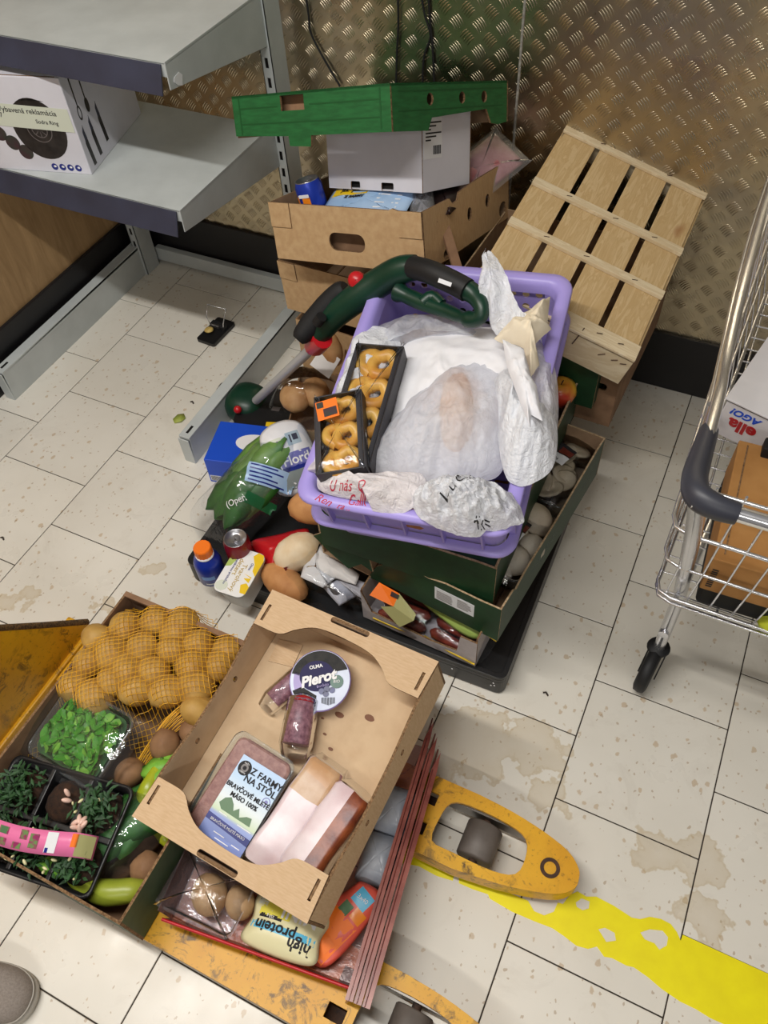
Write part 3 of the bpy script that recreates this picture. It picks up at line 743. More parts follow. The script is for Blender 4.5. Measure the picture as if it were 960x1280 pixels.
# second green box, holding up the lilac crate
g2 = thing('green_produce_box', 'tall dark green cardboard box with a torn front, directly under the lilac crate', 'box', TR((1.354, -.08, .295), (0, 0, .8)))
W_, L_, H_ = .398, .60, .13
carton(g2, W_, L_, H_, .005, GC, front=[(-W_/2, 0), (W_/2, 0), (W_/2, H_ - .004), (.16, H_ - .002), (.03, H_ - .006), (-.045, H_), (-.05, H_ - .02), (-.1, H_ - .012), (-.16, H_ + .003), (-W_/2, H_)])
G().box(-W_/2, -L_/2 + .004, H_ - .012, W_/2, -L_/2 + .05, H_ - .008).build('folded_top_flap', ['green_dk'], g2)
MAT['fruit'] = mott('red_yellow_apple', (226, 176, 60), (196, 62, 40), 9, .3, lo=.4, hi=.6)
MAT['orange_net'] = mott('orange_brown_netting', (178, 118, 40), (112, 70, 26), 120, .8)
ap = thing('apple', 'red and yellow apple in the green box, right of the hanging white bag', 'apple', TR((1.519, 0.145, 0.420)))
G().lathe([(.001, -.03), (.012, -.034), (.03, -.022), (.038, .002), (.034, .02), (.018, .032), (.006, .028), (.001, .024)], 18).build('flesh', ['fruit'], ap)
G().tube([(0, 0, .025), (.003, .001, .037)], .0014, 6).build('stalk', ['rust'], ap)
nb = tag(G().blob((0, 0, 0), (.05, .13, .07), 20, 12, amp=.12, freq=3).build('netted_onion_bag', ['orange_net'], M=TR((1.50, -.15, .38))), 'orange-brown netted bag squeezed between lilac crate and green box side', 'net bag')

# cardboard boxes behind, carrying the wooden crate
bb = thing('brown_crate_box', 'brown cardboard box with a slot, just below the green box corner under the wooden crate', 'box', TR((1.455, .44, .285), (0, 0, -2)))
carton(bb, .38, .44, .165, .004, ('card_dark', 'card_in', 'card_edge'), holes={'front': [rrect(.05, .02, .008, 4, .14, .12)]})
hc_ = thing('support_box', 'closed brown cardboard box on the floor beneath the brown slotted box', 'box', TR((1.32, .42, 0)))
carton(hc_, .28, .40, .284, .004, ('card_dark', 'card_in', 'card_edge'))
gb2 = thing('green_corner_box', 'dark green box on the brown box, its corner showing under the wooden crate', 'box', TR((1.40, .398, .36), (0, 0, -2)))
carton(gb2, .40, .42, .19, .004, GC)

# ================================================================ LILAC CRATE
FPC = TR(*((1.341, -0.156, 0.647), (11.697, -4.272, 7.316)))
pc = thing('plastic_crate', 'lilac perforated plastic crate full of bagged bread, topping the green boxes', 'crate', FPC)
W_, L_, H_ = .396, .585, .2
def rl(dw, z, r=.035): return [(p[0], p[1], z) for p in rrect(W_ + 2 * dw, L_ + 2 * dw, r + dw * .5, 6)]
nseg = len(rrect(W_, L_, .035, 6))
# side index order: right edge, back edge, left edge, front edge come after each corner run
back_edge = 13
prof = [(.002, -.012), (.010, -.014), (.013, -.007), (.010, -.001), (-.004, .0), (-.012, -.002), (-.017, -.012), (-.02, -.03)]
G().loft([rl(d, z) for d, z in prof]).build('top_rim', ['purple'], pc)
G().loft([rl(-.0, -.012), rl(-.012, -.1), rl(-.028, -.2)], skip=(back_edge,)).loft([rl(-.02, -.03), rl(-.017, -.1), rl(-.032, -.197)], skip=(back_edge,)).build('side_wall', ['purple'], pc)
holes = []
for i in range(11):
    for j in range(4):
        holes.append(ellipse(-.14 + i * .028, -.045 - j * .03, .008, .008, 10))
G().plate([(-.165, -.006), (.165, -.006), (.165, -.2), (-.165, -.2)], holes, .004, frame((0, L_ / 2 - .002, 0), (-1, 0, 0), (0, .16, 1))).build('perforated_end_wall', ['purple'], pc)
G().loft([rl(-.008, -.092), rl(.006, -.094), rl(.011, -.099), rl(.009, -.106), rl(-.006, -.108)]).build('lower_flange', ['purple'], pc)
rb = G().box(-.002, 0, -.09, .002, .013, -.014)
rib_me = rb.mesh('rib', ['purple'])
for (x0, y0, x1, y1, nr, ang) in ((-.15, -L_/2 - .004, .15, -L_/2 - .004, 5, 0), (W_/2 + .004, -.25, W_/2 + .004, .25, 7, 90), (.15, L_/2 + .004, -.15, L_/2 + .004, 5, 180), (-W_/2 - .004, .25, -W_/2 - .004, -.25, 7, 270)):
    for k in range(nr):
        t = k / (nr - 1); o = put('rib', rib_me, pc); o.matrix_basis = Matrix.Translation((x0 + (x1 - x0) * t, y0 + (y1 - y0) * t, 0)) @ Matrix.Rotation(R(ang), 4, 'Z')
sl = [rrect(.03, .008, .003, 2, -.13 + i * .044, -.24 + j * .03) for i in range(7) for j in range(17)]
G().plate(rrect(W_ - .06, L_ - .06, .03), sl, .004, TR((0, 0, -.194))).build('floor_grid', ['purple'], pc)

# ================================================================ WOODEN CRATE (upside down)
def pine(name, c1, c2, st):
    n = N(name); co = n.coord(); oi = n.new('ShaderNodeObjectInfo')
    ad = n.new('ShaderNodeVectorMath', operation='ADD'); sc = n.new('ShaderNodeVectorMath', operation='SCALE'); sc.inputs['Scale'].default_value = 5
    cb = n.new('ShaderNodeCombineXYZ'); n.link(oi.outputs['Random'], cb.inputs[0]); n.link(oi.outputs['Random'], cb.inputs[2]); n.link(cb.outputs[0], sc.inputs[0])
    n.link(co, ad.inputs[0]); n.link(sc.outputs[0], ad.inputs[1])
    co = n.scale(ad.outputs[0], st)
    f = n.noise(9, co, 5, .6, 1.6)
    c = n.ramp(f, [(.25, srgb(*c1)), (.5, srgb(*c2)), (.56, srgb(*c1)), (.8, srgb(*c2))])
    kn = n.ramp(n.noise(5, n.scale(ad.outputs[0], (2.4, 1.2, 1)), 2), [(.72, BLK), (.8, (.7, .7, .7, 1))])
    c = n.mix(kn, c, srgb(150, 96, 52))
    return n.done(n.bsdf(c, .7, 0, n.bump(n.noise(60, co, 3), .12, .001)))
MAT['pine'] = pine('poplar_slat', (206, 180, 136), (190, 160, 112), (7, .8, 1))
MAT['pine_x'] = pine('pale_batten', (220, 204, 172), (206, 186, 150), (.8, 7, 1))
FWC = TR(*((1.4855, 0.437, 0.643), (6, 15.9, 0.3)))
wc = thing('wooden_crate', 'pale wooden slatted crate turned upside down on the boxes against the tread plate', 'crate', FWC)
for k in range(4):
    x = -.146 + k * .0973
    G().box(x - .042, -.29, -.006, x + .042, .30, 0).build('slat', ['pine'], wc, bevel=.001)
for y, w, h in ((.29, .03, .008), (.068, .022, .010), (-.085, .022, .010), (-.275, .045, .007)):
    G().box(-.193, y - w / 2, .0005, .193, y + w / 2, h).build('batten', ['pine_x'], wc, bevel=.001)
for y in (-.288, .294):
    G().box(-.193, y - .005, -.085, .193, y + .005, -.0065).build('end_board', ['pine_x'], wc, bevel=.001)
for x in (-.19, .19):
    G().box(x - .004, -.282, -.075, x + .004, .288, -.0065).build('side_board', ['pine'], wc, bevel=.001)
for x in (-.18, .18):
    for y in (-.276, .282): G().box(x - .012, y - .012, -.085, x + .012, y + .012, -.0065).build('corner_post', ['pine_x'], wc)
g = G()
for x, y in ((-.09, .29), (.09, .29), (-.1, .068), (.02, .068), (.12, .068), (-.1, -.085), (.0, -.085), (.12, -.085), (-.02, -.275), (.15, -.275), (.1, -.275)):
    g.tube([(x - .006, y - .003, .0105), (x + .006, y + .002, .0105)], .0009, 5)
g.tube([(.06, -.294, -.035), (.064, -.294, .004), (.066, -.28, .009)], .0012, 5)
g.build('staple', ['rust'], wc, kind='stuff')
g = G()
for x in (.12, .15, .17): g.tube([(x, -.2938, -.03 + (x - .12) * .1), (x + .012, -.2938, -.018)], .001, 5)
g.build('end_staple', ['rust'], wc, kind='stuff')
# flattened cardboard stuck between the wooden crate and the brown box
g = G().plate([(0, 0), (.02, 0), (.11, .30), (.085, .30)], (), .008, frame((1.292, .13, .585), (.35, .55, .0), (-.1, .85, .25)))
cb = tag(g.build('cardboard_sheet', ['card_dark']), 'flattened cardboard sheet standing on edge left of the wooden crate', 'cardboard')

# ================================================================ BROWN CARDBOARD STACK BY THE UPRIGHT
hb = thing('brown_base_box', 'brown cardboard box on the floor at the bottom of the stack by the shelf upright', 'box', TR((.965, .44, 0), (0, 0, -3)))
carton(hb, .40, .44, .34, .004)
lb = thing('brown_flap_box', 'brown cardboard box with folded corner flaps, second from the bottom by the shelf upright', 'box', TR((.938, .465, .345), (-2, -4, -5)))
W_, L_, H_ = .42, .44, .15
carton(lb, W_, L_, H_, .004)
G().plate(rect(-W_/2, H_ - .05, -W_/2 + .055, H_), (), .003, frame((0, -L_/2 - .003, 0), (1, 0, 0), (0, 0, 1)), (0, 1, 2)).build('corner_flap', ['card', 'card_in', 'card_edge'], lb)
FUB = TR(*((0.987, 0.405, 0.542), (-13.68, -10.58, -3.45)))
ub = thing('brown_tray_box', 'brown cardboard tray box with an oval hand hole, holding a can and packets', 'box', FUB)
W_, L_, H_ = .42, .46, .135
fo = [(-W_/2, 0), (W_/2, 0), (W_/2, H_), (.15, H_), (.135, H_ + .004), (.125, H_), (-.16, H_), (-W_/2, H_)]
ro = [(-.225, 0), (.225, 0), (.225, H_ + .006), (.06, H_ + .004), (-.02, H_), (-.05, H_ - .002), (-.06, H_ - .018), (-.085, H_ - .02), (-.1, H_ - .004), (-.225, H_)]
carton(ub, W_, L_, H_, .005, front=fo, right=ro, holes={'front': [rrect(.1, .042, .019, 5, .005, .055)], 'right': [ellipse(.0, .07, .012, .016, 12), ellipse(.10, .075, .012, .016, 12), ellipse(.19, .03, .022, .02, 12), ellipse(-.12, .012, .02, .014, 12)]})
for x0 in (-W_/2, W_/2 - .06):
    G().plate(rect(x0, H_ - .056, x0 + .06, H_ + .001), (), .003, frame((0, -L_/2 - .0035, 0), (1, 0, 0), (0, 0, 1)), (0, 1, 2)).build('corner_flap', ['card', 'card_in', 'card_edge'], ub)
G().box(-.17, -.19, .006, .19, .2, .075).build('inner_carton_insert', ['card_dark'], ub)
# things in it
MAT['can_blue'] = plain('blue_can', (34, 62, 176), .3, .3)
MAT['can_orange'] = plain('orange_print', (244, 140, 34), .3)
MAT['alu'] = mott('bare_aluminium', (200, 200, 204), (170, 170, 176), 40, .28, .9)
def can(name, lab, M, mat, h=.115, r=.033):
    t = thing(name, lab, 'can', M)
    G().lathe([(r * .8, 0), (r, .008), (r, h - .012), (r * .86, h)], 24, cap0=True).build('can_body', [mat], t)
    G().lathe([(r * .86, h), (r * .88, h + .002), (r * .82, h + .002), (r * .78, h - .004), (.001, h - .004)], 24).build('can_lid', ['alu'], t)
    G().plate(rrect(.014, .022, .006), [rrect(.007, .008, .003, 3, 0, -.004)], .0012, TR((0, .003, h - .0015), (4, 0, 30))).build('pull_tab', ['alu'], t)
    return t
cn = can('drink_can', 'blue and orange drink can standing in the left corner of the brown tray box', FUB @ TR((-.125, -.150, .06), (8, -6, 0)), 'can_blue')
g = G()
for a0 in (-150, -95): g.loft([[(.0334 * math.cos(R(a0 + k * 7)), .0334 * math.sin(R(a0 + k * 7)), z) for k in range(6)] for z in (.05, .085)], closed=False)
g.build('orange_print', ['can_orange'], cn)
G().plate(rrect(.028, .008, .002), (), .0006, frame((.004, -.0338, .088), (1, .1, 0), (0, 0, 1))).build('printed_name_band', ['white'], cn)
MAT['pk_blue'] = mott('pale_blue_foil_pack', (150, 186, 226), (176, 204, 236), 14, .35)
MAT['pk_teal'] = plain('teal_pack', (36, 96, 126), .35)
MAT['pk_dark'] = mott('dark_brown_pack', (52, 34, 32), (34, 24, 24), 14, .3)
def packet(name, lab, cat, M, w, l, h, mat, seed, amp=.006, group=None):
    t = thing(name, lab, cat, M, group)
    gs = bag(rrect(w, l, min(w, l) * .08, 3), h, 0, 10, 60, amp, 18, seed, 4, sub=2)
    gs.build('wrapper', [mat], t, solid=.001)
    return t, gs
t, gs = packet('snack_packet', 'pale blue snack packet with a yellow header in the brown tray box', 'packet', FUB @ TR((.02, -.150, .122), (22, -3, 4)), .23, .115, .012, 'pk_blue', 3)
me = grid_patch(.10, .034, 10, 4, 'yellow_print'); me.transform(Matrix.Translation((-.055, .034, 0))); put('yellow_header', drape(me, gs, .001), t)
for s, x, y, sz in (('JEL  JEL', -.055, .035, .017), ('Z FARMY', -.035, .008, .013)):
    me = text_mesh(s, sz, 'ink', .0001, bold=.0006); me.transform(Matrix.Translation((x, y, 0))); put('lettering', drape(me, gs, .002), t)
g = G()
for k in range(4): g.box(.03, -.03 + k * .014, .0, .09, -.026 + k * .014, .0002)
put('fine_print', drape(g.mesh('print', ['white']), gs, .0012), t, kind='stuff')
packet('teal_packet', 'teal blue packet lying behind the can in the brown tray box', 'packet', FUB @ TR((-.075, -.09, .105), (10, 0, 10)), .09, .13, .02, 'pk_teal', 6)
packet('dark_packet', 'dark brown glossy packet in the right rear of the brown tray box', 'packet', FUB @ TR((.13, -.005, .10), (0, 0, 12)), .13, .26, .03, 'pk_dark', 9)
packet('clear_sachet', 'empty clear sachet beside the pale blue packet in the brown tray box', 'packet', FUB @ TR((.155, -.13, .118), (24, -6, 30)), .06, .12, .012, MAT['film_hazy'], 12)
MAT['ham'] = mott('pink_ham_slices', (208, 150, 152), (180, 112, 116), 22, .4)
t, gs = packet('ham_pack', 'pink sliced ham pack leaning at the right rear of the brown tray box', 'packet', FUB @ TR((.165, .155, .13), (28, 35, -10)), .11, .2, .016, 'ham', 15)
bag(rrect(.13, .23, .01, 3), .02, -.001, 8, 50, .004, 20, 4, 4, sub=2).build('clear_wrap', ['film_hazy'], t)
# white carton standing in the brown tray
FWB = TR(*((1.005, 0.394, 0.693), (-19.88, -13.47, -9.11)))
wbx = thing('white_carton', 'plain white carton with a barcode label standing in the brown tray box', 'box', FWB)
W_, L_, H_ = .275, .1975, .154
hl = [rrect(.028, .018, .003, 2, -.055, .009), rrect(.035, .018, .003, 2, .04, .009)]
carton(wbx, W_, L_, H_, .003, ('carton_white', 'carton_white', 'card_edge'), holes={'front': hl})
G().box(-W_/2, -L_/2, H_, W_/2, L_/2, H_ + .003).build('top_panel', ['carton_white'], wbx)
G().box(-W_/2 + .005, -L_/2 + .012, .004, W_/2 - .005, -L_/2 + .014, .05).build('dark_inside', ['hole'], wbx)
Fr = frame((W_/2 + .0006, 0, 0), (0, 1, 0), (0, 0, 1))
G().plate(rect(-.092, .068, -.022, .150), (), .0005, Fr).build('barcode_label', ['sticker'], wbx)
g = G()
for k in range(14): g.plate(rect(-.056 + k * .0022, .076, -.056 + k * .0022 + (.0008 if k % 3 else .0016), .094), (), .0003, Fr @ Matrix.Translation((0, 0, .0005)))
for k in range(6): g.plate(rect(-.085, .104 + k * .007, -.085 + .02 + .02 * ((k * 7) % 3), .107 + k * .007), (), .0003, Fr @ Matrix.Translation((0, 0, .0005)))
g.build('barcode_print', ['ink'], wbx)
# green lid upside down on top
FLD = TR(*((0.931, 0.42, 0.804), (-20.6, -15.59, -8.87)))
ld = thing('green_tray', 'bright green cardboard tray upside down on the white carton at the top of the stack', 'tray', FLD)
W_, L_, H_ = .456, .448, .086
GB = ('green', 'card_in', 'card_edge')
fo = [(-W_/2, .004), (-.06, 0), (-.058, -.02), (.005, -.022), (.008, 0), (W_/2, 0), (W_/2, H_), (-W_/2, H_)]
ro = [(-.22, -.0), (-.16, -.002), (-.10, -.004), (-.085, .02), (.13, .03), (.15, .0), (.18, -.004), (.22, 0), (.22, H_), (-.22, H_)]
carton(ld, W_, L_, H_, .005, GB, front=fo, right=ro, base=False, holes={'front': [rect(-.075, H_ - .036, -.005, H_ - .006)], 'right': [ellipse(-.09, .055, .012, .012, 12), ellipse(.03, .055, .012, .012, 12), ellipse(.12, .055, .012, .012, 12)]})
G().box(-W_/2, -L_/2, H_ - .005, W_/2, L_/2, H_).build('top_panel', ['green'], ld)
G().box(-W_/2 + .02, -L_/2 + .03, H_ - .05, W_/2 - .02, -L_/2 + .034, H_ - .006).build('inner_liner', ['card_dark'], ld)
MAT['green_line'] = plain('darker_green_print', (16, 82, 36), .6)
Ff = frame((0, -L_/2 - .0006, 0), (1, 0, 0), (0, 0, 1)); Fr = frame((W_/2 + .0006, 0, 0), (0, 1, 0), (0, 0, 1))
g = G()
for z in (.026, .058): g.plate(rect(-.205, z, -.085 if z > .04 else .2, z + .003), (), .0004, Ff)
g.plate(rect(.01, .058, .2, .061), (), .0004, Ff)
for x in (-.208, .2): g.plate(rect(x, .006, x + .004, .08), (), .0004, Ff)
g.plate(rect(-.2, .07, .2, .073), (), .0004, Fr); g.plate(rect(-.2, .035, .2, .037), (), .0004, Fr)
g.build('printed_lines', ['green_line'], ld)

# ================================================================ BREAD AND BAGS IN THE LILAC CRATE
MAT['bread'] = mott('brown_bread_crust', (176, 116, 70), (130, 78, 42), 30, .75, bump=.2, bs=60)
MAT['bread_pale'] = mott('pale_bread_crust', (240, 190, 130), (222, 152, 88), 22, .7, bump=.15)
MAT['pretzel'] = mott('golden_pastry', (232, 186, 92), (204, 138, 52), 20, .4, bump=.12)
MAT['bag_white'] = baggy('white_carrier_bag', (246, 249, 255), (.82, 1.0))
MAT['bag_thin'] = baggy('thin_milky_bag', (246, 249, 255), (.5, .92), 8, trans=.5)
MAT['bag_red'] = baggy('pinkish_white_bag', (255, 250, 252), (.68, .96))
MAT['bag_grey'] = baggy('greyish_thin_bag', (250, 250, 255), (.45, .85), 7)
MAT['bubble'] = baggy('crinkled_wrap', (248, 250, 255), (.75, 1.0), 22, .14, trans=.1)
MAT['tissue'] = mott('white_wrapping_paper', (240, 240, 244), (228, 228, 234), 8, .75)

def loaf(name, lab, x, y, w, rad, rz, mat='bread', group=None):
    t = thing(name, lab, 'bread', FPC @ TR((x, y, w), (0, 0, rz)), group)
    G().blob((0, 0, 0), rad, 18, 11, amp=.08, freq=2.2, seed=int(x * 100) % 9, e=.85).build('crust', [mat], t)
    return t
loaf('bread_loaf', 'brown rye loaf in the front of the lilac crate, beside the crinkled wrap', -.015, -.245, -.055, (.085, .04, .05), -6)
loaf('bread_loaf', 'pale golden loaf showing through the large white carrier bag', .05, -.06, -.012, (.034, .09, .045), 12, 'bread_pale')
loaf('bread_loaf', 'brown loaf in the rear of the lilac crate under the white sheets', -.02, .15, -.11, (.14, .06, .05), 0)
loaf('bread_loaf', 'brown loaf along the left inside wall of the lilac crate', -.11, -.02, -.12, (.05, .15, .05), 0)
loaf('bread_loaf', 'pale loaf along the right inside wall of the lilac crate', .12, .02, -.11, (.05, .14, .05), 0, 'bread_pale')

# boxed pretzels
def pretzel_box(name, lab, M, w, l, n, sticker=False):
    t = thing(name, lab, 'pastry box', M)
    h = .04; e = .003
    g = G().box(-w/2, -l/2, 0, w/2, l/2, e); g.build('tray_base', ['black'], t)
    for x in (-w/2, w/2 - e): G().box(x, -l/2, 0, x + e, l/2, h).build('tray_side', ['black_card'], t, bevel=.001)
    for y in (-l/2, l/2 - e): G().box(-w/2, y, 0, w/2, y + e, h).build('tray_end', ['black_card'], t, bevel=.001)
    G().box(-w/2 + e, -l/2 + .002, h, -w/2 + .012, l/2 - .002, h + .001).box(w/2 - .012, -l/2 + .002, h, w/2 - e, l/2 - .002, h + .001).build('tray_lip', ['black_card'], t)
    bag(rrect(w * .96, l * .98, .004, 2), .008, h, 6, 50, .002, 26, n, 5, sub=2).build('film_window', ['film'], t)
    if sticker:
        G().plate(rect(-.021, -.021, .021, .021), (), .0006, TR((-.018, .045, h + .011), (0, 0, 8))).build('orange_sticker', ['orange'], t)
        G().plate(rect(-.008, -.016, .018, .002), (), .0005, TR((-.018, .045, h + .0118), (0, 0, 8))).build('printed_code', ['print_maroon'], t)
        G().plate(rect(-.019, .006, -.006, .019), (), .0005, TR((-.018, .045, h + .0118), (0, 0, 8))).build('printed_logo', ['print_maroon'], t)
    for k in range(n):
        y = -l/2 + (k + .5) * l / n
        p = thing('pretzel', '%s golden pretzel pastry in the %s black tray' % (('nearest', 'second', 'third', 'farthest')[k], 'front' if sticker else 'rear'), 'pastry', M @ TR((0, y, .022), (0, 0, rnd.uniform(-15, 15))), 'pretzel pastries in the black trays')
        r = min(w * .36, l / n * .52)
        pts = [(-.15, -.95), (-.85, -.5), (-1, .25), (-.55, .8), (.0, .55), (.55, .8), (1, .25), (.85, -.5), (.15, -.95), (-.25, -.2), (-.1, .5)]
        G().tube(smooth_path([(a * r, b * r * .8, .004 * math.sin(i * 1.7)) for i, (a, b) in enumerate(pts)], 5), r * .36, 9).build('dough_twist', ['pretzel'], p)
MAT['black_card'] = plain('charcoal_card', (52, 50, 54), .5)
pretzel_box('pretzel_box', 'long charcoal window box of pretzels at the back left of the lilac crate', FPC @ TR((-.126, -.088, -.01), (0, 0, 2.5)), .10, .28, 4)
pretzel_box('pretzel_box', 'short charcoal window box of pretzels with an orange discount sticker', FPC @ TR((-.142, -.17, .012), (3, -3, 19)), .095, .17, 3, True)

def lin(pts, n=7):
    o = []
    for i, p in enumerate(pts):
        q = pts[(i + 1) % len(pts)]
        o += [(p[0] + (q[0] - p[0]) * k / n, p[1] + (q[1] - p[1]) * k / n) for k in range(n)]
    return o
def skin(name, lab, cat, mat, outline, h, z0, seed, amp=.01, freq=14, pw=2.2, stretch=(1, 1), solid=0, cx=None, edge=.35, hfun=None, rings=34, sub=11):
    gs = bag([p[:2] for p in outline], h, z0, rings, 90, amp * 1.35, freq * 1.25, seed, pw, cx, sub, stretch, edge, hfun)
    t = thing(name, lab, cat, FPC.copy())
    gs.build('bag_skin', [mat], t, solid=solid)
    return t, gs
# rear white sheets of paper and bag
skin('wrapping_paper', 'flat white wrapping paper spread over the rear half of the lilac crate', 'paper', 'tissue',
     [(-0.107, 0.091, 0.000), (-0.019, 0.145, 0.000), (0.107, 0.172, 0.000), (0.178, 0.101, 0.000), (0.156, -0.054, 0.000), (0.071, -0.210, 0.000), (-0.005, -0.154, 0.000), (-0.077, -0.092, 0.000)], .028, -.03, 3, .012, 9, 3)
skin('carrier_bag', 'milky bag pulled flat along the back left inside the lilac crate', 'bag', 'bag_thin',
     [(-0.189, 0.144, 0.000), (-0.083, 0.195, 0.000), (0.055, 0.186, 0.000), (0.116, 0.132, 0.000), (-0.015, 0.131, 0.000), (-0.140, 0.087, 0.000), (-0.198, 0.047, 0.000)], .03, -.04, 5, .014, 12, 2)
skin('carrier_bag', 'white bag crumpled under and left of the pretzel boxes in the lilac crate', 'bag', 'bag_white',
     [(-0.204, 0.129, -0.010), (-0.111, 0.099, -0.010), (-0.110, -0.084, -0.020), (-0.096, -0.212, -0.020), (-0.177, -0.252, 0.000), (-0.197, -0.254, 0.020), (-0.199, -0.207, 0.030), (-0.207, -0.070, 0.020), (-0.210, 0.038, 0.010)], .03, -.022, 51, .018, 14, 3)
# large bag over the bread in the middle
skin('wrapping_paper', 'white paper lining under the large translucent bag, middle of the lilac crate', 'paper', 'tissue',
     [(-0.096, -0.175, -0.020), (-0.076, -0.073, 0.000), (-0.023, 0.032, 0.000), (0.046, 0.082, 0.000), (0.113, 0.072, 0.000), (0.153, -0.055, 0.000), (0.153, -0.164, -0.010), (0.066, -0.196, -0.020), (-0.025, -0.209, -0.020)], .03, -.04, 61, .012, 10, 3)
t, gs = skin('carrier_bag', 'large translucent white carrier bag with bread in it, middle of the lilac crate', 'bag', 'bag_thin',
     [(-0.097, -0.197, 0.000), (-0.079, -0.106, 0.020), (-0.028, 0.010, 0.040), (0.037, 0.069, 0.040), (0.120, 0.065, 0.040), (0.152, -0.028, 0.040), (0.166, -0.137, 0.020), (0.127, -0.192, 0.000), (0.042, -0.216, 0.000), (-0.031, -0.229, 0.000)], .065, -.02, 8, .02, 10, 2.0, (1.6, .8))
# right hand bag bulging over the crate edge
skin('carrier_bag', 'bulging white bag hanging over the right rim of the lilac crate', 'bag', 'bag_white',
     [(0.106, 0.016, 0.070), (0.137, 0.050, 0.080), (0.192, -0.016, 0.080), (0.234, -0.048, 0.060), (0.251, -0.107, 0.050), (0.249, -0.160, 0.040), (0.217, -0.197, 0.040), (0.179, -0.194, 0.040), (0.149, -0.131, 0.060), (0.127, -0.054, 0.070)], .06, .0, 11, .02, 12, 2.2, (1.8, .7))
skin('carrier_bag', 'thin greyish bag tucked inside the right rim of the lilac crate', 'bag', 'bag_grey',
     [(0.131, 0.175, 0.000), (0.201, 0.104, 0.000), (0.234, -0.005, 0.000), (0.242, -0.111, 0.000), (0.211, -0.116, 0.000), (0.171, 0.023, 0.000)], .04, -.03, 17, .016, 12, 2, (1.6, .8))
# cream paper and upright twist of white bag
skin('cream_paper', 'crumpled cream paper poking up at the rear right of the lilac crate', 'paper', 'cream',
     lin([(0.178, 0.204, 0.060), (0.185, 0.139, 0.050), (0.196, 0.125, 0.050), (0.171, 0.083, 0.040), (0.190, 0.037, 0.030), (0.180, 0.009, 0.030), (0.153, 0.073, 0.030), (0.092, 0.088, 0.030), (0.109, 0.129, 0.050), (0.146, 0.165, 0.060)]), .035, .035, 21, .024, 13, 1.6, rings=16, sub=1)
skin('wrapping_paper', 'jagged white paper corner beside the cream paper over the bags', 'paper', 'tissue',
     lin([(0.117, 0.059, 0.070), (0.161, 0.042, 0.080), (0.186, -0.017, 0.080), (0.200, -0.036, 0.070), (0.224, -0.105, 0.070), (0.203, -0.098, 0.070), (0.205, -0.122, 0.060), (0.173, -0.065, 0.070), (0.139, -0.002, 0.070)]), .01, .075, 23, .012, 16, 3, rings=14, sub=1)
tw = thing('bag_twist', 'twisted wisp of white bag standing up at the rear of the lilac crate', 'bag', Matrix())
pth = smooth_path([(1.343, 0.059, 0.800), (1.374, 0.012, 0.790), (1.398, -0.022, 0.765), (1.424, -0.042, 0.730), (1.467, -0.054, 0.700)], 6)
g = G(); loops = []
for i, p in enumerate(pth):
    t_ = i / (len(pth) - 1); wd = .004 + .042 * math.sin(min(1, t_ * 1.1) * PI * .62) ; lp = []
    for k in range(15):
        u = (k / 14 - .5) * 2
        lp.append((p.x + u * wd * .9, p.y + .02 * u * u * (1 if i % 2 else .9) + .008 * math.sin(u * 6 + i * .4), p.z + .018 * math.cos(u * 2.6 + i * .22) * t_ + .006 * noise.noise(Vector((u * 3, i * .3, 2)))))
    loops.append(lp)
g.loft(loops, closed=False); g.build('bag_skin', ['bag_white'], tw)
# front left bag with red script
t, gs = skin('printed_bag', 'white carrier bag with red script lettering along the front left of the lilac crate', 'bag', 'bag_red',
     [(-0.198, -0.239, 0.010), (-0.183, -0.210, 0.040), (-0.124, -0.251, 0.050), (-0.053, -0.228, 0.050), (0.015, -0.207, 0.040), (0.040, -0.247, 0.030), (0.012, -0.290, 0.020), (-0.048, -0.299, 0.010), (-.03, -.284), (-.12, -.284), (-.162, -.276), (-.178, -.245)], .036, -.002, 31, .012, 12, 2.6, (.7, 1.8), edge=.5)
MAT['red_ink'] = plain('red_script_ink', (196, 52, 74), .5)
MAT['pink_ink'] = plain('pink_print_patch', (232, 176, 188), .6)
for s, pos, sz, a in (('U nás  Q', (-0.101, -0.272, 0.040), .020, 4), ('Galk', (-0.083, -0.287, 0.040), .020, 6), ('Ren', (-0.148, -0.294, 0.030), .022, -14), ('ra ..', (-0.105, -0.301, 0.030), .018, -2)):
    me = text_mesh(s, sz, 'red_ink', .0001, shear=.35); me.transform(Matrix.Rotation(R(a), 4, 'Z')); me.transform(Matrix.Translation((pos[0], pos[1], 0)))
    put('lettering', drape(me, gs, .0014), t)
# crinkled wrap bundle
t, gs = skin('wrapped_bundle', 'shiny crinkled plastic-wrapped bundle with black handwriting at the front of the lilac crate', 'bundle', 'bubble',
     [(0.016, -0.258, 0.030), (0.038, -0.229, 0.050), (0.085, -0.206, 0.060), (0.149, -0.206, 0.060), (0.195, -0.224, 0.050), (0.224, -0.267, 0.030), (0.207, -0.285, 0.020), (0.170, -0.299, 0.010), (0.136, -0.320, 0.000), (0.083, -0.314, 0.000), (0.039, -0.297, 0.010)], .062, .0, 41, .021, 34, 2.2, edge=.5, rings=44, sub=14)
for s, pos, sz, a in (('L u G.k', (0.106, -0.252, 0.060), .024, 62), ('4k=', (0.158, -0.298, 0.040), .018, 20)):
    me = text_mesh(s, sz, 'ink', .0001); me.transform(Matrix.Rotation(R(a), 4, 'Z')); me.transform(Matrix.Translation((pos[0], pos[1], 0)))
    put('handwriting', drape(me, gs, .0016), t)

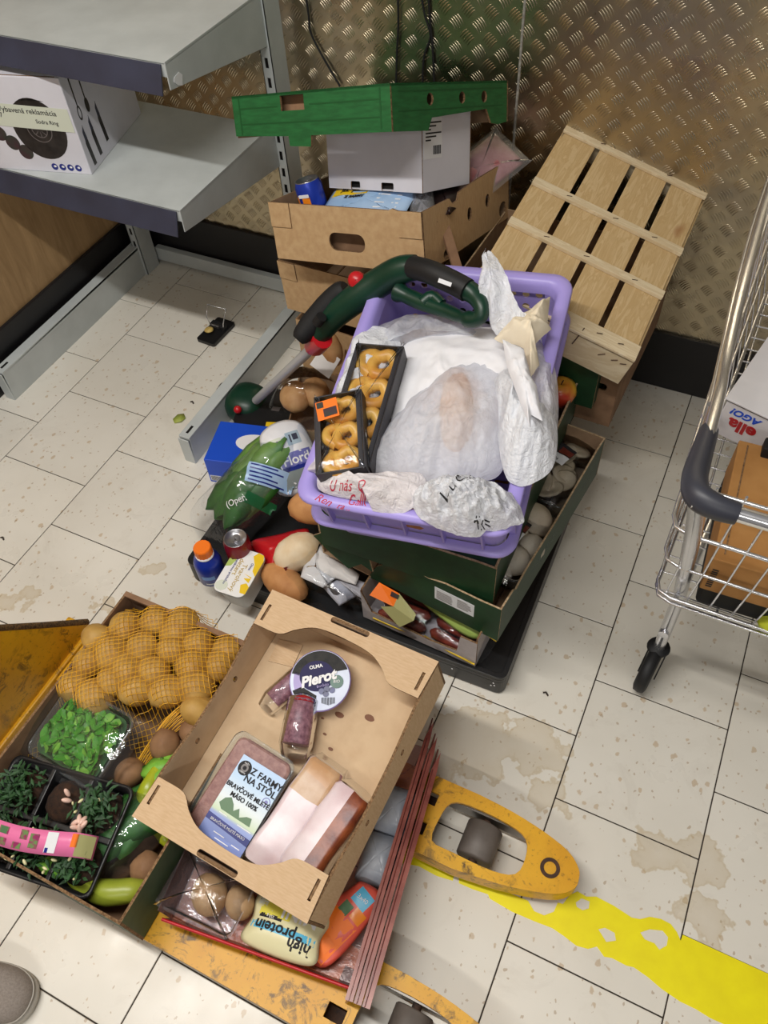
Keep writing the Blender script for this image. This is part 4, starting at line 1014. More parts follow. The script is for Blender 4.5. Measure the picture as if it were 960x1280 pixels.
# ================================================================ GRASS TRIMMER
MAT['tool_green'] = mott('bottle_green_plastic', (12, 56, 40), (10, 48, 34), 10, .38)
MAT['rubber'] = plain('black_rubber_grip', (20, 20, 22), .6)
MAT['tube_grey'] = plain('silver_tube', (176, 176, 178), .35)
tr = thing('grass_trimmer', 'dark green electric grass trimmer lying from the tiles up onto the lilac crate', 'grass trimmer', Matrix())
hd = Vector((0.618, 0.115, 0.060)); top_ = Vector((0.985, -0.023, 0.530))
G().tube([hd + (top_ - hd) * .12, top_], .0125, 12).build('shaft_tube', ['tube_grey'], tr)
d = (top_ - hd).normalized()
G().tube([top_ - d * .035, top_ - d * .02, top_ + d * .03], [.022, .026, .024], 14).build('collar', ['red'], tr)
G().tube(smooth_path([(0.986, -0.018, 0.550), (1.023, -0.000, 0.600), (1.073, 0.016, 0.650), (1.123, 0.041, 0.690), (1.166, 0.047, 0.725), (1.202, 0.050, 0.740)], 5), [.026 + .006 * math.sin(k / 25 * PI) for k in range(26)], 14).build('motor_housing', ['tool_green'], tr)
G().tube(smooth_path([(0.951, -0.053, 0.550), (0.975, -0.014, 0.580), (1.014, 0.024, 0.630), (1.039, 0.035, 0.655)], 5), [.014, .02, .023, .025, .027, .028, .028, .028, .028, .027, .026, .025, .024, .022, .02, .016], 12).build('black_cover', ['blackm'], tr)
G().lathe([(.001, -.012), (.016, -.012), (.019, -.006), (.016, 0), (.019, .006), (.016, .012), (.001, .014)], 14, M=TR((1.073, 0.027, 0.690), (50, 20, 0))).build('red_knob', ['red'], tr, 'red knob')
hp = smooth_path([(1.190, 0.046, 0.740), (1.249, 0.023, 0.755), (1.311, 0.008, 0.755), (1.349, -0.002, 0.750), (1.373, -0.023, 0.745), (1.377, -0.038, 0.730), (1.351, -0.035, 0.715), (1.291, -0.009, 0.700), (1.228, 0.010, 0.690), (1.169, 0.024, 0.690)], 5)
G().tube(hp, [.019 + .004 * math.sin(k / len(hp) * 9) - (.006 if 30 < k < 44 else 0) for k in range(len(hp))], 12).build('loop_handle', ['tool_green'], tr)
gp = smooth_path([(1.198, 0.043, 0.744), (1.250, 0.021, 0.759), (1.301, 0.007, 0.759), (1.335, -0.002, 0.756)], 5)
G().tube(gp, [.0235] * len(gp), 12).build('grip', ['rubber'], tr)
G().tube(smooth_path([(1.239, -0.003, 0.700), (1.254, 0.012, 0.710), (1.280, 0.001, 0.705)], 4), [.012] * 9, 10).build('trigger', ['tool_green'], tr)
c = Vector((1.298, -0.028, 0.782)); G().plate(rect(-.014, -.004, .014, .004), (), .0008, frame(c, Vector((1.326, -0.030, 0.780)) - Vector((1.279, -0.026, 0.783)), (0, .6, .8))).build('grip_badge', ['sticker'], tr)
G().tube([(1.002, -0.042, 0.605), (1.015, -0.040, 0.625)], [.012, .012], 12).build('adjuster_button', ['rubber'], tr)
G().blob((hd.x - .01, hd.y + .005, .065), (.062, .066, .05), 18, 11, e=.8).build('trimmer_head', ['tool_green'], tr)
G().blob((0.620, 0.058, 0.100), (.012, .012, .012), 12, 8).build('red_button', ['red'], tr, 'red button')
g = G().plate([(p.x, p.y) for p in smooth_path([(-.02, -.075, 0), (.06, -.09, 0), (.15, -.03, 0), (.14, .055, 0), (.03, .09, 0), (-.02, .05, 0)], 4, True)], (), .05, TR((hd.x + .02, hd.y - .01, .085), (0, 0, 0)))
g.build('line_guard', ['black'], tr, bevel=.006)
yl = (0.735, 0.054, 0.086); G().plate(rect(-.018, -.011, .018, .011), (), .0008, TR((yl[0], yl[1], .0862), (0, 0, 20))).build('warning_label', ['yellow_print'], tr, 'yellow warning label')
yl = (0.713, 0.115, 0.086); G().plate(rect(-.012, -.008, .012, .008), (), .0008, TR((yl[0], yl[1], .0862), (0, 0, 10))).build('type_label', ['print_mid'], tr)
G().tube(smooth_path([(0.520, 0.074, 0.020), (0.504, 0.097, 0.060), (0.508, 0.139, 0.090), (0.529, 0.173, 0.075)], 5), .0022, 6).build('wire_guard', ['steel'], tr)

# ================================================================ FOOD ON THE LEFT OF THE PALLET
Z0 = .082
# tissue box
tb = thing('tissue_box', 'blue tissue box with a white oval opening on the tiles beside the pallet', 'tissue box', TR((.715, -.045, .001), (0, 0, 14)))
G().box(-.105, -.075, 0, .105, .075, .095).build('box_body', ['blue'], tb, bevel=.002)
G().plate(ellipse(.02, .005, .055, .032, 28), (), .001, TR((0, 0, .0962))).build('oval_opening', ['white'], tb)
G().plate(rect(-.1, .008, -.055, .03), (), .0005, frame((0, -.0755, 0), (1, 0, 0), (0, 0, 1))).build('barcode_panel', ['sticker'], tb)
g = G()
for k in range(12): g.plate(rect(-.097 + k * .0033, .010, -.0955 + k * .0033, .028), (), .0003, frame((0, -.0761, 0), (1, 0, 0), (0, 0, 1)))
g.build('barcode', ['ink'], tb)
g = G().plate(ellipse(.088, .045, .012, .014, 14), (), .0006, TR((0, 0, .0958))); g.build('printed_dot', ['red'], tb)
# romaine lettuce in clear wrap
MAT['romaine'] = mott('dark_romaine_leaf', (58, 112, 44), (32, 80, 34), 14, .45, bump=.3, bs=24, dist=.004)
MAT['romaine_lt'] = mott('light_romaine_leaf', (120, 156, 74), (72, 124, 54), 14, .45, bump=.3, bs=24, dist=.004)
lc, l1 = Vector((0.854, -0.197, 0.170)), Vector((0.915, -0.075, 0.240))
ax = (l1 - lc).normalized(); ly = Vector((0.811, -0.337, 0.130)) - lc
LM = frame((lc + Vector((.0, .0, 0))), (lc - Vector((0.881, -0.140, 0.200))) * -1, (-.6, .6, .25))
lt = thing('romaine_lettuce', 'wrapped romaine lettuce hearts resting on the pallet corner, left of the lilac crate', 'lettuce', LM)
def leaf(L, W, curl, seed, mat, root, M, name='leaf', nx=9, ny=7):
    vs = []; fs = []
    for i in range(nx + 1):
        t = i / nx; wd = W * math.sin(PI * min(1, .12 + t * .88)) ** .7 * (1.15 - .3 * t)
        for j in range(ny + 1):
            u = (j / ny - .5) * 2
            vs.append(((t - .5) * L, u * wd, curl * (1 - u * u) * math.sin(PI * t) - curl * .4 * t + .1 * W * noise.noise(Vector((t * 5, u * 3, seed))) * (.3 + abs(u)) * 2))
    for i in range(nx):
        for j in range(ny):
            a = i * (ny + 1) + j; fs.append((a, a + 1, a + ny + 2, a + ny + 1))
    g = G(); g.add(vs, fs, 0, True); return g.build(name, [mat], root, M=M, solid=.0008)
for k, (x, y, z, L, W, a, m) in enumerate(((-.02, -.028, .02, .25, .05, 6, 'romaine'), (-.0, .03, .022, .26, .05, -4, 'romaine_lt'), (-.04, .0, .035, .2, .045, 0, 'romaine'), (-.07, -.02, .03, .16, .045, 12, 'romaine'), (-.06, .03, .025, .18, .045, -10, 'romaine'), (.04, .005, .04, .18, .035, 4, 'romaine_lt'), (.06, -.02, .03, .14, .03, 8, 'romaine_lt'), (-.09, .01, .02, .12, .05, 0, 'romaine'))):
    leaf(L, W, .03, k, m, lt, TR((x, y, z), (rnd.uniform(-12, 12), 0, a + 180)))
gs = bag([(-.205, -.075), (-.09, -.092), (.08, -.085), (.18, -.04), (.215, .02), (.10, .085), (-.08, .096), (-.2, .085)], .085, -.02, 16, 90, .012, 14, 4, 2.2)
gs.build('clear_wrap', ['film_shiny'], lt)
me = grid_patch(.1, .05, 16, 8, 'pk_blue'); me.transform(Matrix.Rotation(R(-60), 4, 'Z')); me.transform(Matrix.Translation((.03, -.045, 0))); put('printed_label', drape(me, gs, .001), lt)
g = G()
for k in range(5): g.box(-.042, -.02 + k * .0095, 0, .03 - .01 * (k % 3), -.0165 + k * .0095, .0002)
me = g.mesh('print', ['navy']); 
import bmesh as _b
bm_ = _b.new(); bm_.from_mesh(me); _b.ops.subdivide_edges(bm_, edges=[e for e in bm_.edges if e.calc_length() > .02], cuts=6); bm_.to_mesh(me); bm_.free()
me.transform(Matrix.Rotation(R(-60), 4, 'Z')); me.transform(Matrix.Translation((.03, -.045, 0))); put('label_print', drape(me, gs, .002), lt, kind='stuff')
me = text_mesh('(Open', .022, 'white', .0001); me.transform(Matrix.Rotation(R(-28), 4, 'Z')); me.transform(Matrix.Translation((-.07, -.03, 0))); put('lettering', drape(me, gs, .0015), lt)
MAT['green_label'] = plain('dark_green_label', (22, 92, 52), .4)
me = grid_patch(.055, .03, 10, 5, 'green_label'); me.transform(Matrix.Rotation(R(-72), 4, 'Z')); me.transform(Matrix.Translation((-.035, -.066, 0))); put('green_label', drape(me, gs, .001), lt)
# white and blue flour-like bag
fb = thing('flour_bag', 'white and grey paper bag with a violet band, between the lettuce and the lilac crate', 'bag', frame((0.919, -0.129, 0.220), Vector((0.966, -0.109, 0.250)) - Vector((0.916, -0.165, 0.250)), Vector((0.906, -0.089, 0.280)) - Vector((0.954, -0.197, 0.200))))
gs = bag([(-.055, -.085), (.06, -.085), (.065, .05), (.03, .09), (-.03, .088), (-.06, .05)], .03, -.01, 12, 70, .004, 16, 9, 3)
MAT['flour_white'] = plain('white_glossy_bag', (232, 232, 236), .35)
gs.build('bag_body', ['flour_white'], fb, solid=.001)
MAT['violet_band'] = plain('violet_band', (116, 118, 186), .35); MAT['grey_band'] = plain('grey_green_band', (128, 138, 138), .35); MAT['teal_pale'] = plain('pale_teal_panel', (170, 190, 204), .4)
for w, h, x, y, m in ((.12, .036, .002, -.012, 'violet_band'), (.12, .012, .002, -.034, 'navy'), (.12, .045, .002, -.062, 'grey_band'), (.036, .034, .022, .04, 'teal_pale'), (.034, .034, -.026, .034, 'label_pale')):
    me = grid_patch(w, h, 12, 5, m); me.transform(Matrix.Translation((x, y, 0))); put('printed_band', drape(me, gs, .001), fb)
g = G()
for i in range(5):
    for j in range(3):
        if (i * 3 + j) % 2: g.box(-.038 + i * .005, .022 + j * .008, 0, -.034 + i * .005, .027 + j * .008, .0002)
g.box(.012, .03, 0, .016, .05, .0002).box(.02, .034, 0, .034, .05, .0002)
put('fine_print', drape(g.mesh('print', ['rail']), gs, .0018), fb, kind='stuff')
me = text_mesh('Flord', .034, 'white', .0001, bold=.0006); me.transform(Matrix.Translation((.012, -.014, 0))); put('lettering', drape(me, gs, .0018), fb, kind='stuff')
# rolls in film behind it
rb_ = Vector((0.862, 0.050, 0.250))
MAT['roll'] = mott('pale_roll_crust', (196, 152, 102), (170, 120, 72), 20, .7, bump=.1)
for k, (dx, dy, r) in enumerate(((-.02, -.005, .042), (.02, .03, .04))):
    t = thing('bread_roll', ('front' if k == 0 else 'rear') + ' pale bread roll in clear film by the trimmer shaft', 'bread', TR((rb_.x + dx, rb_.y + dy, .245), (0, 0, 40)), 'bread rolls in clear film')
    G().blob((0, 0, 0), (r, r * 1.25, r * .8), 16, 10, amp=.06, seed=k).build('crust', ['roll'], t)
fw = tag(bag([(rb_.x + a, rb_.y + b) for a, b in ((-.07, -.06), (.03, -.065), (.08, .0), (.07, .08), (0, .09), (-.07, .05))], .075, .235, 10, 70, .012, 18, 6, 3).build('film_wrap', ['film']), 'clear film wrapped around the bread rolls by the trimmer shaft', 'film')
sc_ = thing('inner_carton', 'small brown carton under the wrapped bread rolls, left of the lilac crate', 'box', TR((.90, .09, Z0), (0, 0, 20)))
carton(sc_, .17, .22, .125, .004)
pp = tag(G().plate([(-.04, -.02), (.03, -.035), (.045, .02), (-.02, .035)], (), .001, frame((0.934, 0.068, 0.380), (1, -.2, .1), (.1, .7, .7))).build('paper_sheet', ['paper'], None), 'small white paper sheet beside the trimmer collar', 'paper')
tag(G().box(-.06, -.05, 0, .06, .05, .12).build('small_carton', ['card'], None, bevel=.002, M=TR((1.02, .14, .24), (8, 0, 25))), 'small brown carton under the white paper sheet by the trimmer collar', 'box')
pr_ = tag(G().blob((0, 0, 0), (.06, .028, .024), 14, 9, amp=.06).build('baguette', ['roll'], M=TR((0.931, 0.108, 0.400), (0, 20, -40))), 'small baguette end next to the trimmer collar', 'bread')

# blue bottle with orange cap
MAT['bottle_blue'] = plain('blue_bottle', (24, 48, 148), .28)
MAT['cap_orange'] = plain('orange_cap', (246, 122, 28), .42)
bt = thing('bottle', 'small blue bottle with a ribbed orange cap on the pallet corner', 'bottle', TR((.862, -.455, Z0), (0, 0, 20)))
G().lathe([(.001, 0), (.030, 0), (.034, .006), (.034, .07), (.030, .085), (.021, .095), (.019, .10)], 24).build('bottle_body', ['bottle_blue'], bt)
G().lathe([(.0225, .097), (.0225, .104), (.019, .104)], 20).build('neck_ring', ['white'], bt)
nr = 32
G().loft([[((r + (.0006 if k % 2 else -.0004) * (1 if z < .125 else 0)) * math.cos(2 * PI * k / nr), (r + (.0006 if k % 2 else -.0004)) * math.sin(2 * PI * k / nr), z) for k in range(nr)] for r, z in ((.0215, .104), (.0215, .126), (.0195, .129))], smooth=False, cap1=True).build('screw_cap', ['cap_orange'], bt)
MAT['sky_label'] = plain('sky_blue_label', (120, 160, 220), .4)
g = G(); g.loft([[(.0344 * math.cos(R(a0)), .0344 * math.sin(R(a0)), z) for a0 in range(-110, -55, 6)] for z in (.034, .048)], closed=False); g.build('name_band', ['sky_label'], bt)
g = G(); g.loft([[(.0344 * math.cos(R(a0)), .0344 * math.sin(R(a0)), z) for a0 in range(-100, -60, 6)] for z in (.016, .02)], closed=False); g.build('small_print_band', ['sticker'], bt)
# silver-topped drink can
can('drink_can', 'dark red drink can with a bare silver lid beside the blue bottle', TR((.915, -.395, Z0)), plain('dark_red_can', (120, 18, 30), .3), .115, .032)
# curd tub
MAT['tub'] = plain('milky_tub', (214, 214, 212), .4)
MAT['lid_white'] = plain('white_foil_lid', (238, 238, 236), .35)
MAT['lid_green'] = plain('pale_green_print', (178, 200, 108), .4)
MAT['gold_ink'] = plain('gold_ink', (196, 170, 96), .4)
tu = thing('curd_tub', 'rectangular white curd tub with a yellow swirl on its lid, beside the blue bottle', 'tub', TR((.958, -.448, Z0), (4, 4, -88)))
rr = lambda w, l, z, r: [(p[0], p[1], z) for p in rrect(w, l, r, 5)]
G().loft([rr(.105, .066, 0, .016), rr(.118, .078, .066, .018), rr(.128, .088, .068, .02), rr(.128, .088, .0715, .02)], cap0=True).build('tub_body', ['tub'], tu)
G().plate(rrect(.126, .086, .019), (), .0012, TR((0, 0, .0725))).build('foil_lid', ['lid_white'], tu)
zz = .0732
def flat(ol, m, nm, z=zz, root=None): return G().plate([(-a, -b) for a, b in ol], (), .0004, TR((0, 0, z))).build(nm, [m], root or tu)
flat([(.0, -.043), (.045, -.043), (.06, -.036), (.063, -.02), (.05, -.012), (.03, -.026), (.012, -.03)], 'yellow_print', 'yellow_swirl')
flat([(-.05, -.043), (-.03, -.043), (-.022, -.032), (-.03, -.02), (-.05, -.028)], 'yellow_print', 'yellow_swirl')
flat([(-.02, -.036), (-.012, -.018), (-.007, -.036), (.0, -.014), (-.004, -.036)], 'yellow_print', 'yellow_flower')
flat([(.005, .043), (.052, .043), (.058, .035), (.03, .024), (.01, .03)], 'lid_green', 'green_print')
flat(ellipse(-.045, .025, .014, .016, 18), 'label_pale', 'flower_print')
for s, x, y, sz, m in (('Tvarohový', .015, .004, .018, 'gold_ink'), ('dezert', -.012, -.010, .018, 'gold_ink'), ('s vanilkovou príchuťou', .002, -.0215, .0085, 'navy'), ('Olma', -.022, .02, .009, 'navy'), ('BIO', -.034, -.035, .010, 'ink')):
    text(s, sz, m, tu, TR((x, y, zz + .0006)))
# red bag, bun, papers
rdb = tag(bag([(0.918, -0.351, 0.170)[:2], (0.971, -0.302, 0.180)[:2], (1.030, -0.258, 0.180)[:2], (1.049, -0.334, 0.170)[:2], (1.020, -0.395, 0.150)[:2], (1.015, -0.428, 0.140)[:2], (0.971, -0.386, 0.160)[:2]], .02, .125, 10, 60, .008, 18, 5, 2).build('red_packet', ['red'], solid=.001), 'shiny red plastic packet behind the curd tub', 'packet')
MAT['bun'] = mott('floured_bun', (236, 218, 188), (220, 190, 146), 14, .8, bump=.1)
bn = thing('bread_bun', 'large floury white bun in film, in front of the dark green box', 'bread', TR((1.051, -0.344, 0.150), (0, 0, 60)))
G().blob((0, 0, 0), (.062, .046, .045), 18, 11, amp=.05).build('crust', ['bun'], bn)
MAT['bun_brown'] = mott('brown_bun_crust', (206, 150, 94), (176, 116, 66), 14, .7, bump=.1)
bn = thing('bread_bun', 'brown crusted bun in film, partly hidden under the lettuce wrap', 'bread', TR((1.053, -0.221, 0.190), (0, 0, 30)))
G().blob((0, 0, 0), (.08, .05, .045), 18, 11, amp=.05).build('crust', ['bun_brown'], bn)
bn = thing('bread_bun', 'brown bun in film at the pallet front, right of the curd tub', 'bread', TR((1.050, -0.418, 0.120), (0, 0, -15)))
G().blob((0, 0, 0), (.07, .04, .038), 18, 11, amp=.05, seed=3).build('crust', ['bun_brown'], bn)
tag(bag([p[:2] for p in ((0.998, -0.374, 0.160), (1.011, -0.293, 0.180), (1.069, -0.254, 0.180), (1.121, -0.354, 0.170), (1.191, -0.412, 0.140), (1.268, -0.401, 0.120), (1.248, -0.445, 0.120), (1.123, -0.447, 0.130), (1.038, -0.430, 0.140))], .05, .12, 14, 80, .01, 18, 7, 3).build('film_wrap', ['film']), 'clear film bag over the buns at the pallet front', 'film')
tag(bag(lin([p[:2] for p in ((1.064, -0.296, 0.170), (1.138, -0.314, 0.160), (1.220, -0.344, 0.140), (1.225, -0.374, 0.130), (1.172, -0.376, 0.135), (1.156, -0.411, 0.140), (1.094, -0.406, 0.150))]), .012, .15, 10, 60, .012, 15, 3, 2, sub=1).build('paper_sheet', ['paper'], solid=.0006), 'white paper sheet lying in front of the dark green box, right of the floury bun', 'paper')
MAT['grey_paper'] = mott('grey_paper', (196, 196, 204), (176, 176, 186), 14, .8)
tag(bag(lin([p[:2] for p in ((1.142, -0.395, 0.130), (1.178, -0.345, 0.140), (1.240, -0.343, 0.130), (1.251, -0.389, 0.120), (1.232, -0.388, 0.120), (1.206, -0.428, 0.120))]), .014, .125, 10, 60, .016, 15, 8, 2, sub=1).build('folded_paper', ['grey_paper'], solid=.0006), 'grey folded paper left of the pale sausage tray', 'paper')

# ================================================================ OPEN BROWN BOX IN FRONT
FOB = TR(*((1.328, -0.823, 0.351), (8.946, -3.789, -3.748)))
ob = thing('open_brown_box', 'open brown cardboard box with curved end flaps holding meat, in the foreground', 'box', FOB)
W_, L_, H_ = .375, .482, .11
OBM = ob
MAT['card_f'] = mott('pale_brown_cardboard', (214, 184, 148), (204, 172, 134), 50, .85, bump=.05, stretch=(1, 6, 1))
MAT['card_f_in'] = mott('pale_cardboard_inside', (212, 186, 152), (202, 174, 140), 24, .9)
CF = ('card_f', 'card_f_in', 'card_edge')
t_ = .005
g = G().box(-W_/2 + .006, -L_/2 + .006, -H_, W_/2 - .006, L_/2 - .006, -H_ + .004); g.build('base_panel', ['card_f_in'], ob)
for s, nm in ((1, 'right'), (-1, 'left')):
    M = frame((s * W_/2, 0, -H_), (0, s, 0), (0, 0, 1))
    top = [(.235, 0), (.235, H_ - .004), (.15, H_ - .002), (.05, H_ - .02), (-.06, H_ - .022), (-.15, H_ - .006), (-.235, H_ - .004)]
    G().plate([(-.235, 0)] + top, [ellipse(-.06, .055, .006, .009, 10), ellipse(.075, .055, .006, .009, 10)], t_, M, (0, 1, 2)).build('side_panel', list(CF), ob)
for s in (-1, 1):
    M = frame((0, s * L_/2, -H_), (-s * 1.0, 0, 0), (0, 0, 1))
    G().plate(rect(-W_/2, 0, W_/2, H_), [rrect(.10, .022, .010, 4, 0, H_ - .022)], t_, M, (0, 1, 2)).build('end_panel', list(CF), ob)
    G().plate(rect(-W_/2 + .01, .0, W_/2 - .01, H_ - .03), [rrect(.05, .010, .004, 3, -.045, H_ - .052), rrect(.05, .010, .004, 3, .045, H_ - .062)] if s > 0 else (), .003, frame((0, s * (L_/2 - .012), -H_), (s * -1.0, 0, 0), (0, 0, 1)), (0, 1, 2)).build('inner_end_panel', ['card_f_in', 'card_f_in', 'card_edge'], ob)
    # horizontal rim flap with a dipped inner edge and tab slots
    w = W_/2; d = .078
    dip = smooth_path([(w - .02, d, 0), (w - .065, d - .002, 0), (w - .09, d - .022, 0), (w - .12, d - .040, 0), (0.03, d - .046, 0), (-.03, d - .044, 0), (-w + .12, d - .038, 0), (-w + .09, d - .022, 0), (-w + .065, d - .002, 0), (-w + .02, d, 0)], 4)
    ol = [(-w, 0), (w, 0), (w - .004, d)] + [(p.x, p.y) for p in dip] + [(-w + .004, d)]
    M = frame((0, s * (L_/2 + .001), .001), (-s, 0, 0), (0, -s, 0))
    G().plate(ol, [rrect(.085, .012, .005, 3, 0, .007), rect(-w + .012, .03, -w + .018, .066), rect(w - .018, .03, w - .012, .066)], .004, M, (0, 1, 2)).build('rim_flap', list(CF), ob, bevel=.001)
    for q in (-1, 1):
        G().box(q * (w - .015) - .0025, s * (L_/2) - s * .065, -.006, q * (w - .015) + .0025, s * (L_/2) - s * .032, -.002).build('locking_tab', ['card_edge'], ob)
G().plate([(0, 0), (.055, .01), (.05, .06), (-.004, .05)], (), .002, TR((-.165, .13, -H_ + .0065)), (0, 1, 2)).build('corner_glue_flap', list(CF), ob)
MAT['grease'] = plain('grease_stain', (120, 76, 50), .6)
g = G()
for x, y, r in ((.028, .095, .007), (.085, .115, .008), (.02, .05, .003), (.045, .03, .004), (.0, .075, .0025)):
    g.plate([(p[0] + r * .4 * noise.noise(Vector((p[0] * 200, p[1] * 200, 1))), p[1]) for p in ellipse(x, y, r * 1.4, r * .8, 12)], (), .0003, TR((0, 0, -H_ + .0046)))
g.build('grease_stain', ['grease'], ob, kind='stuff')
# yoghurt pot lying on two salami sticks
MAT['lid_silver'] = mott('silver_foil_lid', (206, 214, 232), (186, 194, 216), 12, .45, .1)
MAT['lid_black'] = mott('black_foil_print', (30, 30, 32), (48, 46, 44), 60, .5, bump=.2, Specular_IOR_Level=.2)
MAT['lid_navy'] = plain('navy_foil_print', (38, 34, 82), .5, Specular_IOR_Level=.2)
MAT['lilac_pot'] = plain('lilac_pot', (150, 132, 196), .35)
MAT['berry'] = mott('blueberry_print', (52, 66, 140), (34, 40, 96), 60, .35)
MAT['eco_green'] = plain('green_badge', (30, 92, 74), .35)
Mp = FOB @ TR((-.024, .130, -.058), (4, 9, 0))
yo = thing('yoghurt_pot', 'round blueberry yoghurt pot with a black and silver foil lid in the open brown box', 'yoghurt', Mp)
G().lathe([(.001, -.05), (.043, -.05), (.045, -.046), (.054, -.006), (.060, -.004), (.0605, .0), (.058, .0012)], 40).build('pot', ['lilac_pot'], yo)
Y_ = Matrix.Rotation(R(28), 4, 'Z')
def yl(ol, m, nm, z, ho=()): return G().plate(ol, ho, .0004, TR((0, 0, z)) @ Y_).build(nm, [m], yo)
yl(ellipse(0, 0, .0585, .0585, 44), 'lid_silver', 'foil_lid', .0022)
arc = lambda r, a0, a1, n=24: [(r * math.cos(R(a0 + (a1 - a0) * k / n)), r * math.sin(R(a0 + (a1 - a0) * k / n))) for k in range(n + 1)]
yl(arc(.0575, 20, 165) + [(-.03, .006), (.02, .014)], 'lid_black', 'black_print', .0028)
yl(arc(.0565, 200, 262, 12) + [(-.006, -.03), (-.035, -.012)], 'lid_black', 'black_print', .0028)
yl(arc(.052, 160, 206, 10) + [(-.03, -.012), (-.028, .01)], 'lilac_pot', 'lilac_print', .0028)
yl(ellipse(-.006, .008, .034, .03, 30), 'lid_navy', 'navy_panel', .0034)
yl(ellipse(.033, -.004, .013, .013, 20), 'eco_green', 'green_badge', .004)
for x, y in ((.004, -.022), (.014, -.018), (.024, -.02), (.012, -.027)): yl(ellipse(x, y, .006, .006, 12), 'berry', 'printed_berry', .004)
g = G()
for k in range(14): g.plate(rect(.004 + k * .0019, -.049 + abs(k - 7) * .0006, .004 + k * .0019 + (.0008 if k % 3 else .0013), -.034), (), .0003, TR((0, 0, .0029)) @ Y_)
g.build('barcode', ['ink'], yo)
text('Pierot', .028, 'white', yo, TR((0, 0, .0044)) @ Y_ @ Matrix.Translation((-.004, .002, 0)) @ Matrix.Rotation(R(14), 4, 'Z'), shear=.3, bold=.0012)
text('OLMA', .0095, 'white', yo, TR((0, 0, .0044)) @ Y_ @ Matrix.Translation((-.008, .026, 0)) @ Matrix.Rotation(R(10), 4, 'Z'), bold=.0003)
text('Borůvka', .007, 'lilac_pot', yo, TR((0, 0, .0044)) @ Y_ @ Matrix.Translation((.006, -.011, 0)) @ Matrix.Rotation(R(12), 4, 'Z'))
text('BIO', .008, 'white', yo, TR((0, 0, .0046)) @ Y_ @ Matrix.Translation((.033, -.004, 0)))
MAT['salami'] = mott('salami_skin', (168, 122, 132), (116, 74, 86), 120, .4, bump=.1)
def stick(lab, M, l, r):
    t = thing('salami_stick', lab, 'salami', M)
    G().tube([(-l/2, 0, 0), (-l/2 + .004, 0, 0), (l/2 - .004, 0, 0), (l/2, 0, 0)], [r * .9, r, r * 1.05, r * .9], 18).build('salami', ['salami'], t)
    G().tube([(-l/2 - .006, 0, 0), (-l/2 + .006, 0, 0)], [r * .7, r * 1.06], 16).build('red_end', ['red'], t)
    G().tube([(-l/2 - .012, 0, .001), (-l/2, 0, .001), (l/2, 0, .001), (l/2 + .02, 0, -.006)], [r * .4, r * 1.1, r * 1.14, r * .9], 14).build('clear_wrap', ['film'], t)
stick('speckled salami stick sticking out below the yoghurt pot', FOB @ TR((-.024, .045, -.074), (0, 6, -72)), .085, .029)
stick('purple salami stick peeping out left of the yoghurt pot', FOB @ TR((-.088, .098, -.084), (0, 0, -110)), .08, .021)
# minced pork pack
MAT['mince'] = mott('minced_pork', (176, 128, 112), (150, 100, 88), 90, .5, bump=.4)
MAT['label_sky'] = None
n = N('pack_label_print'); co = n.coord(); sep = n.new('ShaderNodeSeparateXYZ'); n.link(co, sep.inputs[0])
mr = n.new('ShaderNodeMapRange'); n.link(sep.outputs[1], mr.inputs[0]); mr.inputs[1].default_value = -.08; mr.inputs[2].default_value = .08
MAT['label_sky'] = n.done(n.bsdf(n.ramp(mr.outputs[0], [(0, srgb(112, 132, 206)), (.3, srgb(150, 168, 222)), (.34, srgb(206, 224, 190)), (.5, srgb(226, 236, 240)), (.75, srgb(178, 208, 238)), (1, srgb(160, 192, 232))]), .3))
mm = thing('mince_pack', 'sealed tray of minced pork with a blue farm label in the open brown box', 'meat', FOB @ TR((-.052, -.122, -.085), (3, 4, -4)))
trp = lambda w, l, h: [rr(w * .9, l * .9, 0, .015), rr(w, l, h, .018), rr(w + .012, l + .012, h + .001, .02), rr(w + .012, l + .012, h - .002, .02)]
G().loft(trp(.125, .19, .04), cap0=True).build('clear_tray', ['film_tray'], mm)
G().loft([rr(.108, .17, .003, .012), rr(.12, .183, .034, .014), rr(.112, .175, .038, .012)], cap1=True).build('minced_meat', ['mince'], mm)
G().plate(rrect(.135, .2, .018), (), .0006, TR((0, 0, .0422))).build('top_film', ['film_flat'], mm)
ml = G().plate(rect(-.048, -.078, .048, .078), (), .0006, TR((0, 0, 0))); lo = ml.build('paper_label', ['label_sky'], mm, M=TR((.018, -.012, .0432), (0, 0, 1)))
LB = TR((.018, -.012, .0438), (0, 0, 1))
def lb(ol, m, nm, ho=(), z=0): return G().plate(ol, ho, .0003, LB @ TR((0, 0, z))).build(nm, [m], mm)
lb(ellipse(-.032, .058, .0135, .0135, 22), 'ink', 'round_seal'); lb(ellipse(-.032, .058, .0075, .0075, 18), 'print_mid', 'round_seal', [ellipse(-.032, .058, .004, .004, 12)], .0004)
lb(ellipse(.037, .028, .0082, .0082, 18), 'violet_band', 'round_badge', [ellipse(.037, .028, .0066, .0066, 18)]); lb(ellipse(.037, .028, .0035, .0035, 12), 'violet_band', 'round_badge')
lb([(-.048, -.047), (.048, -.052), (.048, -.040), (-.048, -.035)], 'navy', 'blue_band')
MAT['tree_green'] = plain('printed_tree_green', (84, 122, 84), .4)
lb([(-.04, -.014), (-.034, -.002), (-.024, .004), (-.014, -.004), (-.008, -.014), (.0, -.005), (.008, -.018), (.02, -.010), (.03, -.008), (.034, -.022), (-.03, -.022)], 'tree_green', 'printed_trees')
